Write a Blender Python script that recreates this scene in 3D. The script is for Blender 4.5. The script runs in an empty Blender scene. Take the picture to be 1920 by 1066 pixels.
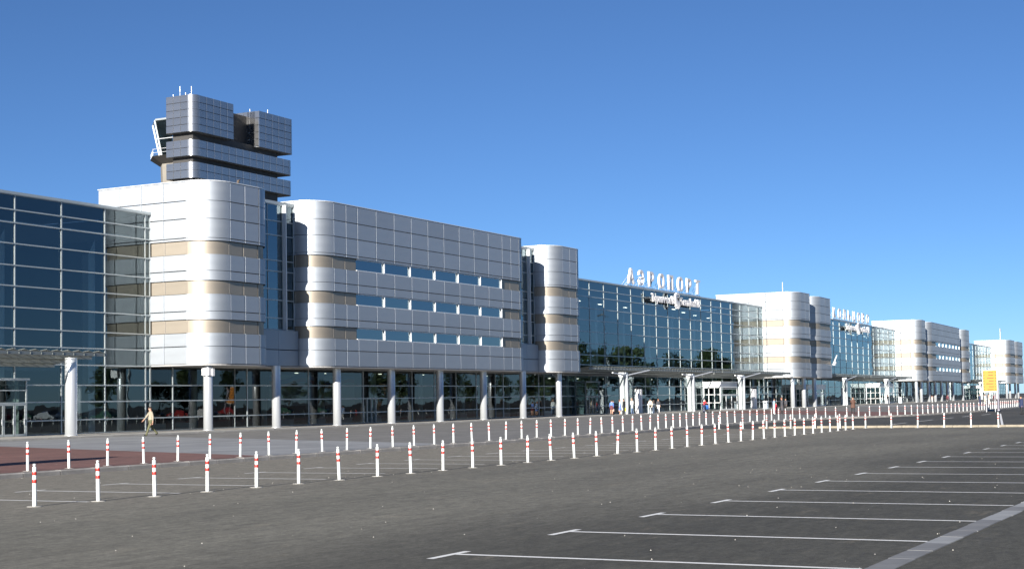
import bpy, bmesh, math, random
from mathutils import Vector, Matrix
random.seed(7)
sc = bpy.context.scene
COL = sc.collection

# ------------------------------------------------------------------ camera
cam_d = bpy.data.cameras.new('camera'); cam = bpy.data.objects.new('camera', cam_d); COL.objects.link(cam); sc.camera = cam
YAW, PIT, ROL = 1.0911, .0557, .0168
fw = Vector((math.sin(YAW)*math.cos(PIT), math.cos(YAW)*math.cos(PIT), math.sin(PIT)))
rt = Vector((math.cos(YAW), -math.sin(YAW), 0)); up = rt.cross(fw)
r2 = rt*math.cos(ROL) - up*math.sin(ROL); u2 = up*math.cos(ROL) + rt*math.sin(ROL)
M = Matrix((r2, u2, -fw)).transposed().to_4x4(); M.translation = Vector((0, 0, 2.0)); cam.matrix_world = M
cam_d.sensor_width = 36; cam_d.lens = 2814.7/1920*36; cam_d.shift_y = (594.2-533)/1920
cam_d.clip_start = .1; cam_d.clip_end = 6000

# ------------------------------------------------------------------ sky, sun, exposure
SUN_EL, SUN_AZ = math.radians(16.5), math.radians(8.5)      # light travels along +X, turned SUN_AZ towards +Y
w = bpy.data.worlds.new('World'); sc.world = w; w.use_nodes = True
nt = w.node_tree; nt.nodes.clear()
sky = nt.nodes.new('ShaderNodeTexSky'); sky.sky_type = 'NISHITA'; sky.sun_disc = False
sky.sun_elevation = SUN_EL
tx, ty = -math.cos(SUN_AZ), -math.sin(SUN_AZ)                # towards the sun
sky.sun_rotation = math.atan2(tx, ty)
sky.air_density = .7; sky.dust_density = .25; sky.ozone_density = 5.6; sky.altitude = 1500
bg = nt.nodes.new('ShaderNodeBackground'); bg.inputs['Strength'].default_value = .056
wo = nt.nodes.new('ShaderNodeOutputWorld')
nt.links.new(sky.outputs[0], bg.inputs[0]); nt.links.new(bg.outputs[0], wo.inputs[0])
sd = bpy.data.lights.new('sun', 'SUN'); sd.energy = 5.0; sd.angle = math.radians(.53); sd.color = (1, .95, .87)
so = bpy.data.objects.new('sun', sd); COL.objects.link(so)
ldir = Vector((math.cos(SUN_EL)*math.cos(SUN_AZ), math.cos(SUN_EL)*math.sin(SUN_AZ), -math.sin(SUN_EL)))
so.rotation_euler = ldir.to_track_quat('-Z', 'Y').to_euler(); so.location = (-60, -20, 60)
sc.view_settings.view_transform = 'Standard'; sc.view_settings.look = 'None'
sc.view_settings.exposure = 1.0; sc.view_settings.gamma = 1

# ------------------------------------------------------------------ materials
MATS = {}
def mat(name, col, rough=.6, metal=0., spec=.5, noise=None, bump=None, emit=None, coat=0):
    m = bpy.data.materials.new(name); m.use_nodes = True; n = m.node_tree.nodes; l = m.node_tree.links
    b = n['Principled BSDF']; b.inputs['Base Color'].default_value = (*col, 1)
    b.inputs['Roughness'].default_value = rough; b.inputs['Metallic'].default_value = metal
    b.inputs['Specular IOR Level'].default_value = spec
    if coat: b.inputs['Coat Weight'].default_value = coat
    tc = None
    if noise or bump: tc = n.new('ShaderNodeTexCoord')
    if noise:
        sc_, amt = noise
        t = n.new('ShaderNodeTexNoise'); t.inputs['Scale'].default_value = sc_; t.inputs['Detail'].default_value = 6
        l.new(tc.outputs['Object'], t.inputs['Vector'])
        r = n.new('ShaderNodeMapRange'); r.inputs['From Min'].default_value = .3; r.inputs['From Max'].default_value = .7
        r.inputs['To Min'].default_value = 1-amt; r.inputs['To Max'].default_value = 1+amt
        l.new(t.outputs[0], r.inputs['Value'])
        x = n.new('ShaderNodeVectorMath'); x.operation = 'SCALE'; x.inputs[0].default_value = col
        l.new(r.outputs[0], x.inputs['Scale']); l.new(x.outputs[0], b.inputs['Base Color'])
    if bump:
        sc_, st = bump
        t = n.new('ShaderNodeTexNoise'); t.inputs['Scale'].default_value = sc_; t.inputs['Detail'].default_value = 4
        l.new(tc.outputs['Object'], t.inputs['Vector'])
        bp = n.new('ShaderNodeBump'); bp.inputs['Strength'].default_value = st; bp.inputs['Distance'].default_value = .02
        l.new(t.outputs[0], bp.inputs['Height']); l.new(bp.outputs[0], b.inputs['Normal'])
    if emit:
        b.inputs['Emission Color'].default_value = (*emit[0], 1); b.inputs['Emission Strength'].default_value = emit[1]
    MATS[name] = m
    return m

def panel_mat(name, col, metal, rough, var, aniso=0):
    """metal cladding: every panel its own slight tone, faint rolling direction"""
    m = mat(name, col, rough, metal); n = m.node_tree.nodes; l = m.node_tree.links; b = n['Principled BSDF']
    oi = n.new('ShaderNodeObjectInfo')
    r = n.new('ShaderNodeMapRange'); r.inputs['To Min'].default_value = 1-var; r.inputs['To Max'].default_value = 1+var
    l.new(oi.outputs['Random'], r.inputs['Value'])
    tc = n.new('ShaderNodeTexCoord'); mp = n.new('ShaderNodeMapping'); mp.inputs['Scale'].default_value = (.35, .35, 1.6)
    l.new(tc.outputs['Object'], mp.inputs[0])
    t = n.new('ShaderNodeTexNoise'); t.inputs['Scale'].default_value = 1.3; t.inputs['Detail'].default_value = 5; l.new(mp.outputs[0], t.inputs[0])
    r3 = n.new('ShaderNodeMapRange'); r3.inputs['To Min'].default_value = .93; r3.inputs['To Max'].default_value = 1.05; l.new(t.outputs[0], r3.inputs['Value'])
    mu = n.new('ShaderNodeMath'); mu.operation = 'MULTIPLY'; l.new(r.outputs[0], mu.inputs[0]); l.new(r3.outputs[0], mu.inputs[1])
    x = n.new('ShaderNodeVectorMath'); x.operation = 'SCALE'; x.inputs[0].default_value = col
    l.new(mu.outputs[0], x.inputs['Scale']); l.new(x.outputs[0], b.inputs['Base Color'])
    r4 = n.new('ShaderNodeMapRange'); r4.inputs['To Min'].default_value = rough-.05; r4.inputs['To Max'].default_value = rough+.06
    l.new(t.outputs[0], r4.inputs['Value']); l.new(r4.outputs[0], b.inputs['Roughness'])
    if aniso:       # vertically brushed sheet: highlight spreads sideways
        ge = n.new('ShaderNodeNewGeometry'); cx = n.new('ShaderNodeVectorMath'); cx.operation = 'CROSS_PRODUCT'; cx.inputs[0].default_value = (0, 0, 1)
        l.new(ge.outputs['Normal'], cx.inputs[1]); l.new(cx.outputs[0], b.inputs['Tangent']); b.inputs['Anisotropic'].default_value = aniso
    return m

def glass_mat(name, ior, tint, refl):
    m = bpy.data.materials.new(name); m.use_nodes = True; n = m.node_tree.nodes; l = m.node_tree.links; n.clear()
    tr = n.new('ShaderNodeBsdfTransparent'); tr.inputs[0].default_value = (*tint, 1)
    gl = n.new('ShaderNodeBsdfGlossy'); gl.inputs['Color'].default_value = (*refl, 1); gl.inputs['Roughness'].default_value = .0
    fr = n.new('ShaderNodeFresnel'); fr.inputs['IOR'].default_value = ior
    # float-glass waviness
    tc = n.new('ShaderNodeTexCoord'); t = n.new('ShaderNodeTexNoise'); t.inputs['Scale'].default_value = .7; t.inputs['Detail'].default_value = 1
    l.new(tc.outputs['Object'], t.inputs[0])
    bp = n.new('ShaderNodeBump'); bp.inputs['Strength'].default_value = .14; bp.inputs['Distance'].default_value = .02
    l.new(t.outputs[0], bp.inputs['Height']); l.new(bp.outputs[0], gl.inputs['Normal'])
    mx = n.new('ShaderNodeMixShader'); o = n.new('ShaderNodeOutputMaterial')
    l.new(fr.outputs[0], mx.inputs[0]); l.new(tr.outputs[0], mx.inputs[1]); l.new(gl.outputs[0], mx.inputs[2]); l.new(mx.outputs[0], o.inputs[0])
    MATS[name] = m
    return m

panel_mat('panel', (.36, .385, .415), .85, .49, .05, .55)
panel_mat('tower_panel', (.36, .36, .365), .85, .27, .05)
panel_mat('band', (.29, .255, .21), .8, .49, .05, .55)
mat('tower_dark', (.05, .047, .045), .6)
mat('core', (.16, .165, .17), .6)
mat('alu', (.46, .50, .50), .4, .4)
mat('alu_canopy', (.22, .24, .235), .45, .4)
mat('alu_dark', (.13, .15, .16), .4, .5)
mat('alu_light', (.75, .77, .78), .4, .3)
mat('white_frame', (.78, .80, .79), .45)
mat('steel_col', (.62, .64, .65), .34, .55)
mat('shaft', (.22, .20, .17), .8, noise=(.6, .15))
mat('soffit', (.42, .41, .40), .6)
mat('letter', (.83, .82, .82), .45)
mat('letter_side', (.80, .79, .80), .45)
mat('floor_in', (.40, .40, .40), .35)
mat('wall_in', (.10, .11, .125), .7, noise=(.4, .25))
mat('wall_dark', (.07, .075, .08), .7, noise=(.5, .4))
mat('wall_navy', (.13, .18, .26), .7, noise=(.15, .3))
mat('ceil_hall', (.72, .77, .82), .7)
mat('ceil_in', (.25, .26, .28), .7)
mat('col_in', (.80, .82, .80), .5)
mat('radiator', (.55, .60, .62), .5)
mat('roof', (.25, .25, .25), .8)
mat('concrete', (.42, .40, .36), .8, noise=(1.2, .15), bump=(30, .2))
mat('kerb', (.33, .31, .285), .85, noise=(2.5, .2), bump=(40, .3))
mat('kerb_light', (.27, .235, .18), .85, noise=(2.0, .25), bump=(40, .3))
mat('gutter', (.20, .20, .20), .75, noise=(3, .15))
mat('gutter_light', (.31, .315, .315), .75, noise=(3, .15))
mat('bollard_white', (.66, .68, .66), .45, noise=(3.5, .14))
mat('bollard_red', (.50, .035, .025), .4)
mat('galv', (.55, .56, .58), .4, .6)
mat('orange', (.75, .25, .03), .5)
mat('yellow', (.66, .23, .012), .5)
mat('sign_ink', (.16, .06, .01), .6)
mat('lamp_lit', (.9, .9, .8), .5, emit=((1, .95, .8), 1.5))
mat('pole', (.35, .33, .38), .5, .3)
mat('bark', (.10, .075, .055), .9, noise=(4, .3))
mat('leaf', (.045, .075, .025), .7, noise=(1.5, .35))
mat('leaf_dark', (.03, .055, .022), .7, noise=(1.5, .35))
mat('tyre', (.02, .02, .02), .8)
mat('hub', (.5, .5, .52), .35, .8)
mat('bin', (.62, .72, .78), .5)
mat('black', (.015, .015, .017), .6)
glass_mat('glass', 1.9, (.70, .82, .84), (.80, .95, 1.0))
glass_mat('glass_ground', 1.6, (.42, .50, .48), (.9, .97, 1.0))
glass_mat('glass_link', 2.5, (.25, .32, .36), (.75, .92, 1.0))
glass_mat('glass_window', 2.7, (.20, .26, .28), (.80, .94, 1.0))
for nm, c in dict(car_silver=(.45, .46, .48), car_white=(.75, .75, .74), car_red=(.35, .03, .03), car_blue=(.04, .08, .22), car_dark=(.03, .03, .035), car_green=(.05, .12, .08)).items():
    mat(nm, c, .3, .2, coat=.6)

def asphalt(name, c0, c1, dark=None):
    m = mat(name, c0, .85); n = m.node_tree.nodes; l = m.node_tree.links; b = n['Principled BSDF']
    b.inputs['Specular IOR Level'].default_value = .25
    ge = n.new('ShaderNodeNewGeometry')
    def noise(scale, det, vs=(1, 1, 1), ro=.6):
        mp = n.new('ShaderNodeMapping'); mp.inputs['Scale'].default_value = vs; l.new(ge.outputs['Position'], mp.inputs[0])
        t = n.new('ShaderNodeTexNoise'); t.inputs['Scale'].default_value = scale; t.inputs['Detail'].default_value = det; t.inputs['Roughness'].default_value = ro
        l.new(mp.outputs[0], t.inputs[0]); return t.outputs[0]
    def rng(v, a, bb, c, d):
        r = n.new('ShaderNodeMapRange'); r.inputs['From Min'].default_value = a; r.inputs['From Max'].default_value = bb
        r.inputs['To Min'].default_value = c; r.inputs['To Max'].default_value = d; l.new(v, r.inputs['Value']); return r.outputs[0]
    def mix(f, a, bb):
        x = n.new('ShaderNodeMix'); x.data_type = 'RGBA'
        l.new(f, x.inputs[0])
        for s, v in ((6, a), (7, bb)):
            if isinstance(v, tuple): x.inputs[s].default_value = (*v, 1)
            else: l.new(v, x.inputs[s])
        return x.outputs[2]
    big = noise(.12, 5, (.5, 1.3, 1)); col = mix(rng(big, .35, .65, 0, 1), c0, c1)
    streak = noise(.5, 5, (.12, 1.6, 1), .7)
    col = mix(rng(streak, .52, .75, 0, .45), col, tuple(v*1.25 for v in c1))
    col = mix(rng(streak, .45, .25, 0, .5), col, tuple(v*.6 for v in c0))
    patch = noise(.35, 6, (1, 1, 1), .75); col = mix(rng(patch, .6, .75, 0, .35), col, (.30, .26, .20))     # blown sand
    if dark:
        sx = n.new('ShaderNodeSeparateXYZ'); l.new(ge.outputs['Position'], sx.inputs[0])
        ad = n.new('ShaderNodeMath'); ad.operation = 'MULTIPLY_ADD'; l.new(big, ad.inputs[0]); ad.inputs[1].default_value = 6; l.new(sx.outputs['Y'], ad.inputs[2])
        col = mix(rng(ad.outputs[0], 16.5, 11, 0, .8), col, dark)
        col = mix(rng(noise(.9, 6, (.5, 1.5, 1), .75), .58, .76, 0, .6), col, (.24, .21, .155))
        col = mix(rng(ad.outputs[0], 22, 29, 0, .75), col, (.245, .225, .185))                             # dusty strip behind the bollards
        col = mix(rng(noise(2.2, 5, (.35, 1.4, 1), .8), .46, .30, 0, .55), col, (.085, .082, .076))         # damp and oil stains
    med = noise(3.2, 4, (.6, 1.2, 1), .8); fine = noise(11, 3, (.7, 1.2, 1), .8)
    for nz_, lo, hi in ((med, .70, 1.3), (fine, .72, 1.28)):
        mm_ = n.new('ShaderNodeVectorMath'); mm_.operation = 'SCALE'; l.new(col, mm_.inputs[0]); l.new(rng(nz_, .3, .7, lo, hi), mm_.inputs['Scale']); col = mm_.outputs[0]
    grain = noise(60, 2); g2 = n.new('ShaderNodeMix'); g2.data_type = 'RGBA'; g2.blend_type = 'MULTIPLY'; g2.inputs[0].default_value = 1
    l.new(col, g2.inputs[6])
    gr = n.new('ShaderNodeCombineXYZ'); rr = rng(grain, .3, .7, .65, 1.35)
    for i in range(3): l.new(rr, gr.inputs[i])
    l.new(gr.outputs[0], g2.inputs[7])
    vo = n.new('ShaderNodeTexVoronoi'); vo.inputs['Scale'].default_value = 7; vo.inputs['Randomness'].default_value = 1; l.new(ge.outputs['Position'], vo.inputs['Vector'])
    fin = mix(rng(vo.outputs['Distance'], .05, .035, 0, .7), g2.outputs[2], (.42, .40, .36))               # pale grit
    l.new(fin, b.inputs['Base Color'])
    bp = n.new('ShaderNodeBump'); bp.inputs['Strength'].default_value = .5; bp.inputs['Distance'].default_value = .01
    l.new(grain, bp.inputs['Height']); l.new(bp.outputs[0], b.inputs['Normal'])
    return m
asphalt('asphalt', (.150, .143, .119), (.205, .195, .160), (.062, .060, .050))
asphalt('asphalt_road', (.068, .067, .061), (.090, .088, .079))

def paving(name, c, sx, sy, mortar, var=.16, ang=0.):
    m = mat(name, c, .8); n = m.node_tree.nodes; l = m.node_tree.links; b = n['Principled BSDF']
    ge = n.new('ShaderNodeNewGeometry'); mp = n.new('ShaderNodeMapping'); mp.inputs['Rotation'].default_value = (0, 0, ang); l.new(ge.outputs['Position'], mp.inputs[0])
    br = n.new('ShaderNodeTexBrick'); br.inputs['Scale'].default_value = 1; br.inputs['Brick Width'].default_value = sx; br.inputs['Row Height'].default_value = sy
    br.inputs['Mortar Size'].default_value = .012; br.inputs['Color1'].default_value = (*[v*(1-var) for v in c], 1); br.inputs['Color2'].default_value = (*[v*(1+var) for v in c], 1)
    br.inputs['Mortar'].default_value = (*mortar, 1); l.new(mp.outputs[0], br.inputs[0])
    t = n.new('ShaderNodeTexNoise'); t.inputs['Scale'].default_value = .25; t.inputs['Detail'].default_value = 7; t.inputs['Roughness'].default_value = .7; l.new(ge.outputs['Position'], t.inputs[0])
    r = n.new('ShaderNodeMapRange'); r.inputs['From Min'].default_value = .3; r.inputs['From Max'].default_value = .7; r.inputs['To Min'].default_value = .82; r.inputs['To Max'].default_value = 1.18; l.new(t.outputs[0], r.inputs['Value'])
    x = n.new('ShaderNodeVectorMath'); x.operation = 'SCALE'; l.new(br.outputs['Color'], x.inputs[0]); l.new(r.outputs[0], x.inputs['Scale']); l.new(x.outputs[0], b.inputs['Base Color'])
    bp = n.new('ShaderNodeBump'); bp.inputs['Strength'].default_value = .4; bp.inputs['Distance'].default_value = .01; bp.invert = True
    l.new(br.outputs['Fac'], bp.inputs['Height']); l.new(bp.outputs[0], b.inputs['Normal'])
    return m
paving('pave_grey', (.19, .182, .168), 1.0, .5, (.13, .125, .12), .12)
paving('pave_light', (.27, .275, .28), 2.4, 1.2, (.22, .22, .22), .10, .45)
paving('pave_red', (.20, .095, .075), .5, .25, (.14, .09, .08), .16, .45)
def paint_mat():
    m = mat('paint', (.76, .75, .72), .6); n = m.node_tree.nodes; l = m.node_tree.links; b = n['Principled BSDF']
    ge = n.new('ShaderNodeNewGeometry'); t = n.new('ShaderNodeTexNoise'); t.inputs['Scale'].default_value = 5; t.inputs['Detail'].default_value = 8; t.inputs['Roughness'].default_value = .8
    l.new(ge.outputs['Position'], t.inputs[0]); cr = n.new('ShaderNodeValToRGB')
    cr.color_ramp.elements[0].position = .27; cr.color_ramp.elements[0].color = (.30, .29, .27, 1); cr.color_ramp.elements[1].position = .40; cr.color_ramp.elements[1].color = (.86, .85, .81, 1)
    l.new(t.outputs[0], cr.inputs[0]); l.new(cr.outputs[0], b.inputs['Base Color'])
paint_mat()
def billboard_reflection_mat():  # wave pattern of billboards mirrored in the glazing, painted as colour
    m = mat('billboard_reflection', (.5, .5, .5), .6); n = m.node_tree.nodes; l = m.node_tree.links; b = n['Principled BSDF']
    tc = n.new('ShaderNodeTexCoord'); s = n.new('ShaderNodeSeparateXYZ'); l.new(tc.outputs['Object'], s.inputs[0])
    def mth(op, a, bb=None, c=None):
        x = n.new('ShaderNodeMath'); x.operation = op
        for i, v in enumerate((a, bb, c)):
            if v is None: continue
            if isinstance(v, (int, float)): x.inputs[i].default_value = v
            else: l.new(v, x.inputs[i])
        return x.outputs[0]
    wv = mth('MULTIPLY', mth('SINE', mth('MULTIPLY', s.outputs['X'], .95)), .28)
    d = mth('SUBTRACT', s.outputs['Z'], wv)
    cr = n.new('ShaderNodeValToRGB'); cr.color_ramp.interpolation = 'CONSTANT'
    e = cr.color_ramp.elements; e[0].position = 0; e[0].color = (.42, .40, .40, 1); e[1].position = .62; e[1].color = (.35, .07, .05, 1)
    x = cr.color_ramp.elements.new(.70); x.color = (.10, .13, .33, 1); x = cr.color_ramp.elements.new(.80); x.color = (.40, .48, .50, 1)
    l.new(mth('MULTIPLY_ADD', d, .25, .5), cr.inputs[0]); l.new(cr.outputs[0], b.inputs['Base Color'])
billboard_reflection_mat()

# ------------------------------------------------------------------ mesh helpers
class MB:
    def __init__(s): s.v = []; s.f = []; s.m = []; s.smooth = []
    def face(s, pts, mi=0, sm=False):
        i = len(s.v); s.v += [tuple(p) for p in pts]; s.f.append(tuple(range(i, i+len(pts)))); s.m.append(mi); s.smooth.append(sm)
    def add(s, vs, fs, mi=0, sm=False):
        i = len(s.v); s.v += [tuple(p) for p in vs]
        for f in fs: s.f.append(tuple(i+k for k in f)); s.m.append(mi); s.smooth.append(sm)
    def box(s, x0, y0, z0, x1, y1, z1, mi=0):
        s.add([(x0, y0, z0), (x1, y0, z0), (x1, y1, z0), (x0, y1, z0), (x0, y0, z1), (x1, y0, z1), (x1, y1, z1), (x0, y1, z1)],
              [(0, 3, 2, 1), (4, 5, 6, 7), (0, 1, 5, 4), (1, 2, 6, 5), (2, 3, 7, 6), (3, 0, 4, 7)], mi)
    def prism(s, poly, z0, z1, mi=0, cap=True, sm=False):
        n = len(poly); vs = [(x, y, z0) for x, y in poly]+[(x, y, z1) for x, y in poly]
        s.add(vs, [(i, (i+1) % n, n+(i+1) % n, n+i) for i in range(n)], mi, sm)
        if cap:
            s.add([(x, y, z1) for x, y in poly], [tuple(range(n))], mi); s.add([(x, y, z0) for x, y in poly], [tuple(range(n-1, -1, -1))], mi)
    def lathe(s, prof, seg=12, mi=0, c=(0, 0), cap=True):
        vs = []; n = len(prof)
        for r, z in prof:
            for k in range(seg):
                a = 2*math.pi*k/seg; vs.append((c[0]+r*math.cos(a), c[1]+r*math.sin(a), z))
        s.add(vs, [(i*seg+k, i*seg+(k+1) % seg, (i+1)*seg+(k+1) % seg, (i+1)*seg+k) for i in range(n-1) for k in range(seg)], mi, True)
        if cap: s.face(vs[-seg:], mi); s.face(list(reversed(vs[:seg])), mi)
    def tube(s, a, b, r0, r1=None, seg=8, mi=0):
        r1 = r0 if r1 is None else r1; a = Vector(a); b = Vector(b); d = (b-a).normalized(); h = Vector((0, 0, 1)) if abs(d.z) < .9 else Vector((1, 0, 0))
        u = d.cross(h).normalized(); v = d.cross(u); vs = []
        for p, r in ((a, r0), (b, r1)):
            for k in range(seg): t = 2*math.pi*k/seg; vs.append(p+(u*math.cos(t)+v*math.sin(t))*r)
        s.add(vs, [(k, k+seg, (k+1) % seg+seg, (k+1) % seg) for k in range(seg)], mi, True)
        s.face(vs[:seg], mi); s.face(list(reversed(vs[seg:])), mi)
    def mesh(s, name, mats):
        me = bpy.data.meshes.new(name); me.from_pydata(s.v, [], s.f)
        for m in (mats if isinstance(mats, (list, tuple)) else [mats]): me.materials.append(MATS[m])
        me.polygons.foreach_set('material_index', s.m); me.polygons.foreach_set('use_smooth', s.smooth); me.update()
        return me
    def build(s, name, mats, parent=None, loc=(0, 0, 0), rz=0):
        return obj(name, s.mesh(name, mats), parent, loc, rz)

def obj(name, me, parent=None, loc=(0, 0, 0), rz=0, rot=None):
    o = bpy.data.objects.new(name, me); COL.objects.link(o); o.location = loc
    o.rotation_euler = rot if rot else (0, 0, rz)
    if parent: o.parent = parent
    return o
def tag(o, label, cat, group=None):
    o['label'] = label; o['category'] = cat
    if group: o['group'] = group
    return o
def thing(name, label, cat, loc=(0, 0, 0), rz=0, group=None):
    o = obj(name, None, None, loc, rz); o.empty_display_size = .3
    return tag(o, label, cat, group)
def struct(o): o['kind'] = 'structure'; return o
CACHE = {}
def cached(key, fn):
    if key not in CACHE: CACHE[key] = fn()
    return CACHE[key]
def copy_tree(o, parent=None, label=None):
    c = o.copy(); COL.objects.link(c); c.parent = parent
    for ch in o.children: copy_tree(ch, c)
    return c

def panel_mesh(wd, h, t=.22, mname='panel', ch=.05):
    """front at y=0 facing -y, centred in x, z from 0 to h, chamfered rim"""
    def mk():
        m = MB(); x = wd/2
        f = [(-x+ch, 0, ch*.4), (x-ch, 0, ch*.4), (x-ch, 0, h-ch*.4), (-x+ch, 0, h-ch*.4)]
        g = [(-x, ch, 0), (x, ch, 0), (x, ch, h), (-x, ch, h)]; k = [(-x, t, 0), (x, t, 0), (x, t, h), (-x, t, h)]
        m.add(f+g+k, [(0, 1, 2, 3)]+[(4+i, 4+(i+1) % 4, (i+1) % 4, i) for i in range(4)]+[(8+i, 8+(i+1) % 4, 4+(i+1) % 4, 4+i) for i in range(4)])
        return m.mesh('panel', mname)
    return cached(('p', round(wd, 3), round(h, 3), t, mname, ch), mk)
def arc_mesh(r, h, a0, a1, t=.22, mname='panel', seg=10):
    """curved panel round the origin between two angles, z 0..h"""
    def mk():
        m = MB(); vs = []
        for rr in (r, r-t):
            for i in range(seg+1):
                a = a0+(a1-a0)*i/seg
                for z in (0, h): vs.append((rr*math.cos(a), rr*math.sin(a), z))
        n = 2*(seg+1); fs = [(2*i, 2*i+2, 2*i+3, 2*i+1) for i in range(seg)]
        m.add(vs, fs, 0, True)
        m.add(vs, [(2*i+1, 2*i+3, n+2*i+3, n+2*i+1) for i in range(seg)]+[(2*i, n+2*i, n+2*i+2, 2*i+2) for i in range(seg)]+[(0, 1, n+1, n), (n-2, 2*n-2, 2*n-1, n-1)])
        return m.mesh('panel', mname)
    return cached(('a', round(r, 3), round(h, 3), round(a0, 3), round(a1, 3), t, mname), mk)
def unit_box(mname):
    def mk():
        m = MB(); m.box(-.5, -.5, -.5, .5, .5, .5); return m.mesh('bar', mname)
    return cached(('u', mname), mk)
def bar(name, parent, x0, y0, z0, x1, y1, z1, mname):
    o = obj(name, unit_box(mname), parent, ((x0+x1)/2, (y0+y1)/2, (z0+z1)/2)); o.scale = (x1-x0, y1-y0, z1-z0); return o

# ------------------------------------------------------------------ ground
KX = .9877; YB = 72.4; YGD = 5.93; XP = 240.9; ANG = .037
def place(s, d=0.):
    if s <= XP: return (s, YB+d, 0.), 0.
    q = s-XP; c, n = math.cos(ANG), math.sin(ANG)
    return (XP+q*c-d*n, YB+q*n+d*c, 0.), ANG
def wp(s, d, z=0.):
    p, _ = place(s, d); return (p[0], p[1], z)
m = MB(); m.face([(-3000, -3000, -.03), (4000, -3000, -.03), (4000, 4000, -.03), (-3000, 4000, -.03)])
g = struct(m.build('ground', 'asphalt_road'))
KERB = [(10, 33.1), (30, 33.1), (45, 33.2), (60, 33.2), (72, 33.4), (80, 33.8), (88, 34.5), (97, 35.5), (104, 35.9), (114, 35.9), (122, 35.6), (127.5, 34.6), (133, 32.7), (139, 31.3), (147, 30.6), (157, 30.1), (168, 29.9), (182, 30.8), (196, 31.7), (212, 32.6), (240, 35.5), (300, 45), (400, 58), (560, 70)]
def resample(pts, step):
    out = [Vector(pts[0])]; acc = 0
    for a, b in zip(pts, pts[1:]):
        a = Vector(a); b = Vector(b); L = (b-a).length; d = step-acc
        while d <= L: out.append(a.lerp(b, d/L)); d += step
        acc = L-(d-step)
    return out
def cat(pts, n=6):
    out = []
    for i in range(len(pts)-1):
        p0 = Vector(pts[max(i-1, 0)]); p1 = Vector(pts[i]); p2 = Vector(pts[i+1]); p3 = Vector(pts[min(i+2, len(pts)-1)])
        for k in range(n):
            t = k/n; out.append(tuple(.5*((2*p1)+(p2-p0)*t+(2*p0-5*p1+4*p2-p3)*t*t+(3*p1-p0-3*p2+p3)*t**3)))
    out.append(pts[-1]); return out
KS = cat(KERB)
def kerb_y(x):
    for a, b in zip(KS, KS[1:]):
        if a[0] <= x <= b[0]: return a[1]+(b[1]-a[1])*(x-a[0])/(b[0]-a[0])
    return KS[0][1] if x < KS[0][0] else KS[-1][1]
def plaza_z(x, y):
    t = min(max((y-kerb_y(x)-1)/(68-kerb_y(x)), 0), 1); return .15-.11*t
# parking lot asphalt
m = MB(); m.face([(-60, -140, 0), (91.3, -140, 0), (91.3, 34.9, 0), (70, 34.2, 0), (-60, 34, 0)])
lot = struct(m.build('parking_lot', 'asphalt'))
m = MB(); m.face([(91.3, -140, .004), (700, -140, .004), (700, 72, .004), (300, 46, .004), (91.3, 36.8, .004)])
road = struct(m.build('road', 'asphalt_road'))
# plaza sheet, falls gently towards the terminal
m = MB(); rows = 6
xs = [p[0] for p in KS]; grid = []
for x, y in KS:
    y0 = y+.24; y1 = wp(max(x, 10), -.6)[1] if x <= XP else YB-.6+(x-XP)*math.tan(ANG)
    grid.append([(x, y0+(y1-y0)*k/rows, plaza_z(x, y0+(y1-y0)*k/rows)) for k in range(rows+1)])
for a, b in zip(grid, grid[1:]):
    for k in range(rows): m.face([a[k], b[k], b[k+1], a[k+1]])
plaza = struct(m.build('plaza', 'pave_grey'))
def inlay(name, poly, mname, dz):
    """a sheet of other paving laid over the plaza, following its fall"""
    mm = MB(); n = 8
    a, b, c, d = [Vector(p) for p in poly]
    for i in range(n):
        for j in range(n):
            q = []
            for (u, v) in ((i, j), (i+1, j), (i+1, j+1), (i, j+1)):
                p = a.lerp(b, u/n).lerp(d.lerp(c, u/n), v/n); q.append((p.x, p.y, plaza_z(p.x, p.y)+dz))
            mm.face(q)
    o = mm.build(name, mname, plaza); return o
inlay('red_paving', [(10, 33.35), (44.6, 33.45), (62.5, 70.5), (10, 70.5)], 'pave_red', .005)
inlay('light_paving', [(44.6, 33.45), (58.0, 33.45), (79.5, 70.5), (62.5, 70.5)], 'pave_light', .005)
inlay('red_paving', [(133, 33.3), (150, 30.6), (216, 71.0), (192, 71.0)], 'pave_red', .005)
inlay('light_paving', [(196, 32.0), (228, 35.3), (290, 70.5), (262, 70.5)], 'pave_light', .005)
# kerb stones
kp = resample(KS, 1.5); kn = struct(thing('kerb', 'grey concrete kerb along the plaza edge', 'kerb'))
for k in ('label', 'category'): del kn[k]
def kerb_stone(): 
    mm = MB(); L = .735
    prof = [(0, -.05), (0, .12), (.03, .15), (.24, .15), (.24, -.05)]
    vs = [(-L, y, z) for y, z in prof]+[(L, y, z) for y, z in prof]; n = len(prof)
    mm.add(vs, [(i, n+i, n+(i+1) % n, (i+1) % n) for i in range(n)]+[tuple(range(n)), tuple(range(2*n-1, n-1, -1))]); return mm.mesh('kerb_stone', 'kerb')
ks = kerb_stone(); far_k = MB()
for i in range(len(kp)-1):
    a, b = kp[i], kp[i+1]; c = (a+b)/2; rz = math.atan2(b.y-a.y, b.x-a.x)
    if c.x > 240: continue
    obj('kerb_stone', ks, kn, (c.x, c.y, random.uniform(-.004, .004)), rz)
pts = [p for p in KS if p[0] >= 239]
for a, b in zip(pts, pts[1:]):
    far_k.add([(a[0], a[1], -.02), (b[0], b[1], -.02), (b[0], b[1], .15), (a[0], a[1], .15), (b[0], b[1]+.24, .15), (a[0], a[1]+.24, .15)], [(0, 1, 2, 3), (3, 2, 4, 5)])
far_k.build('kerb_run', 'kerb', kn)
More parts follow.
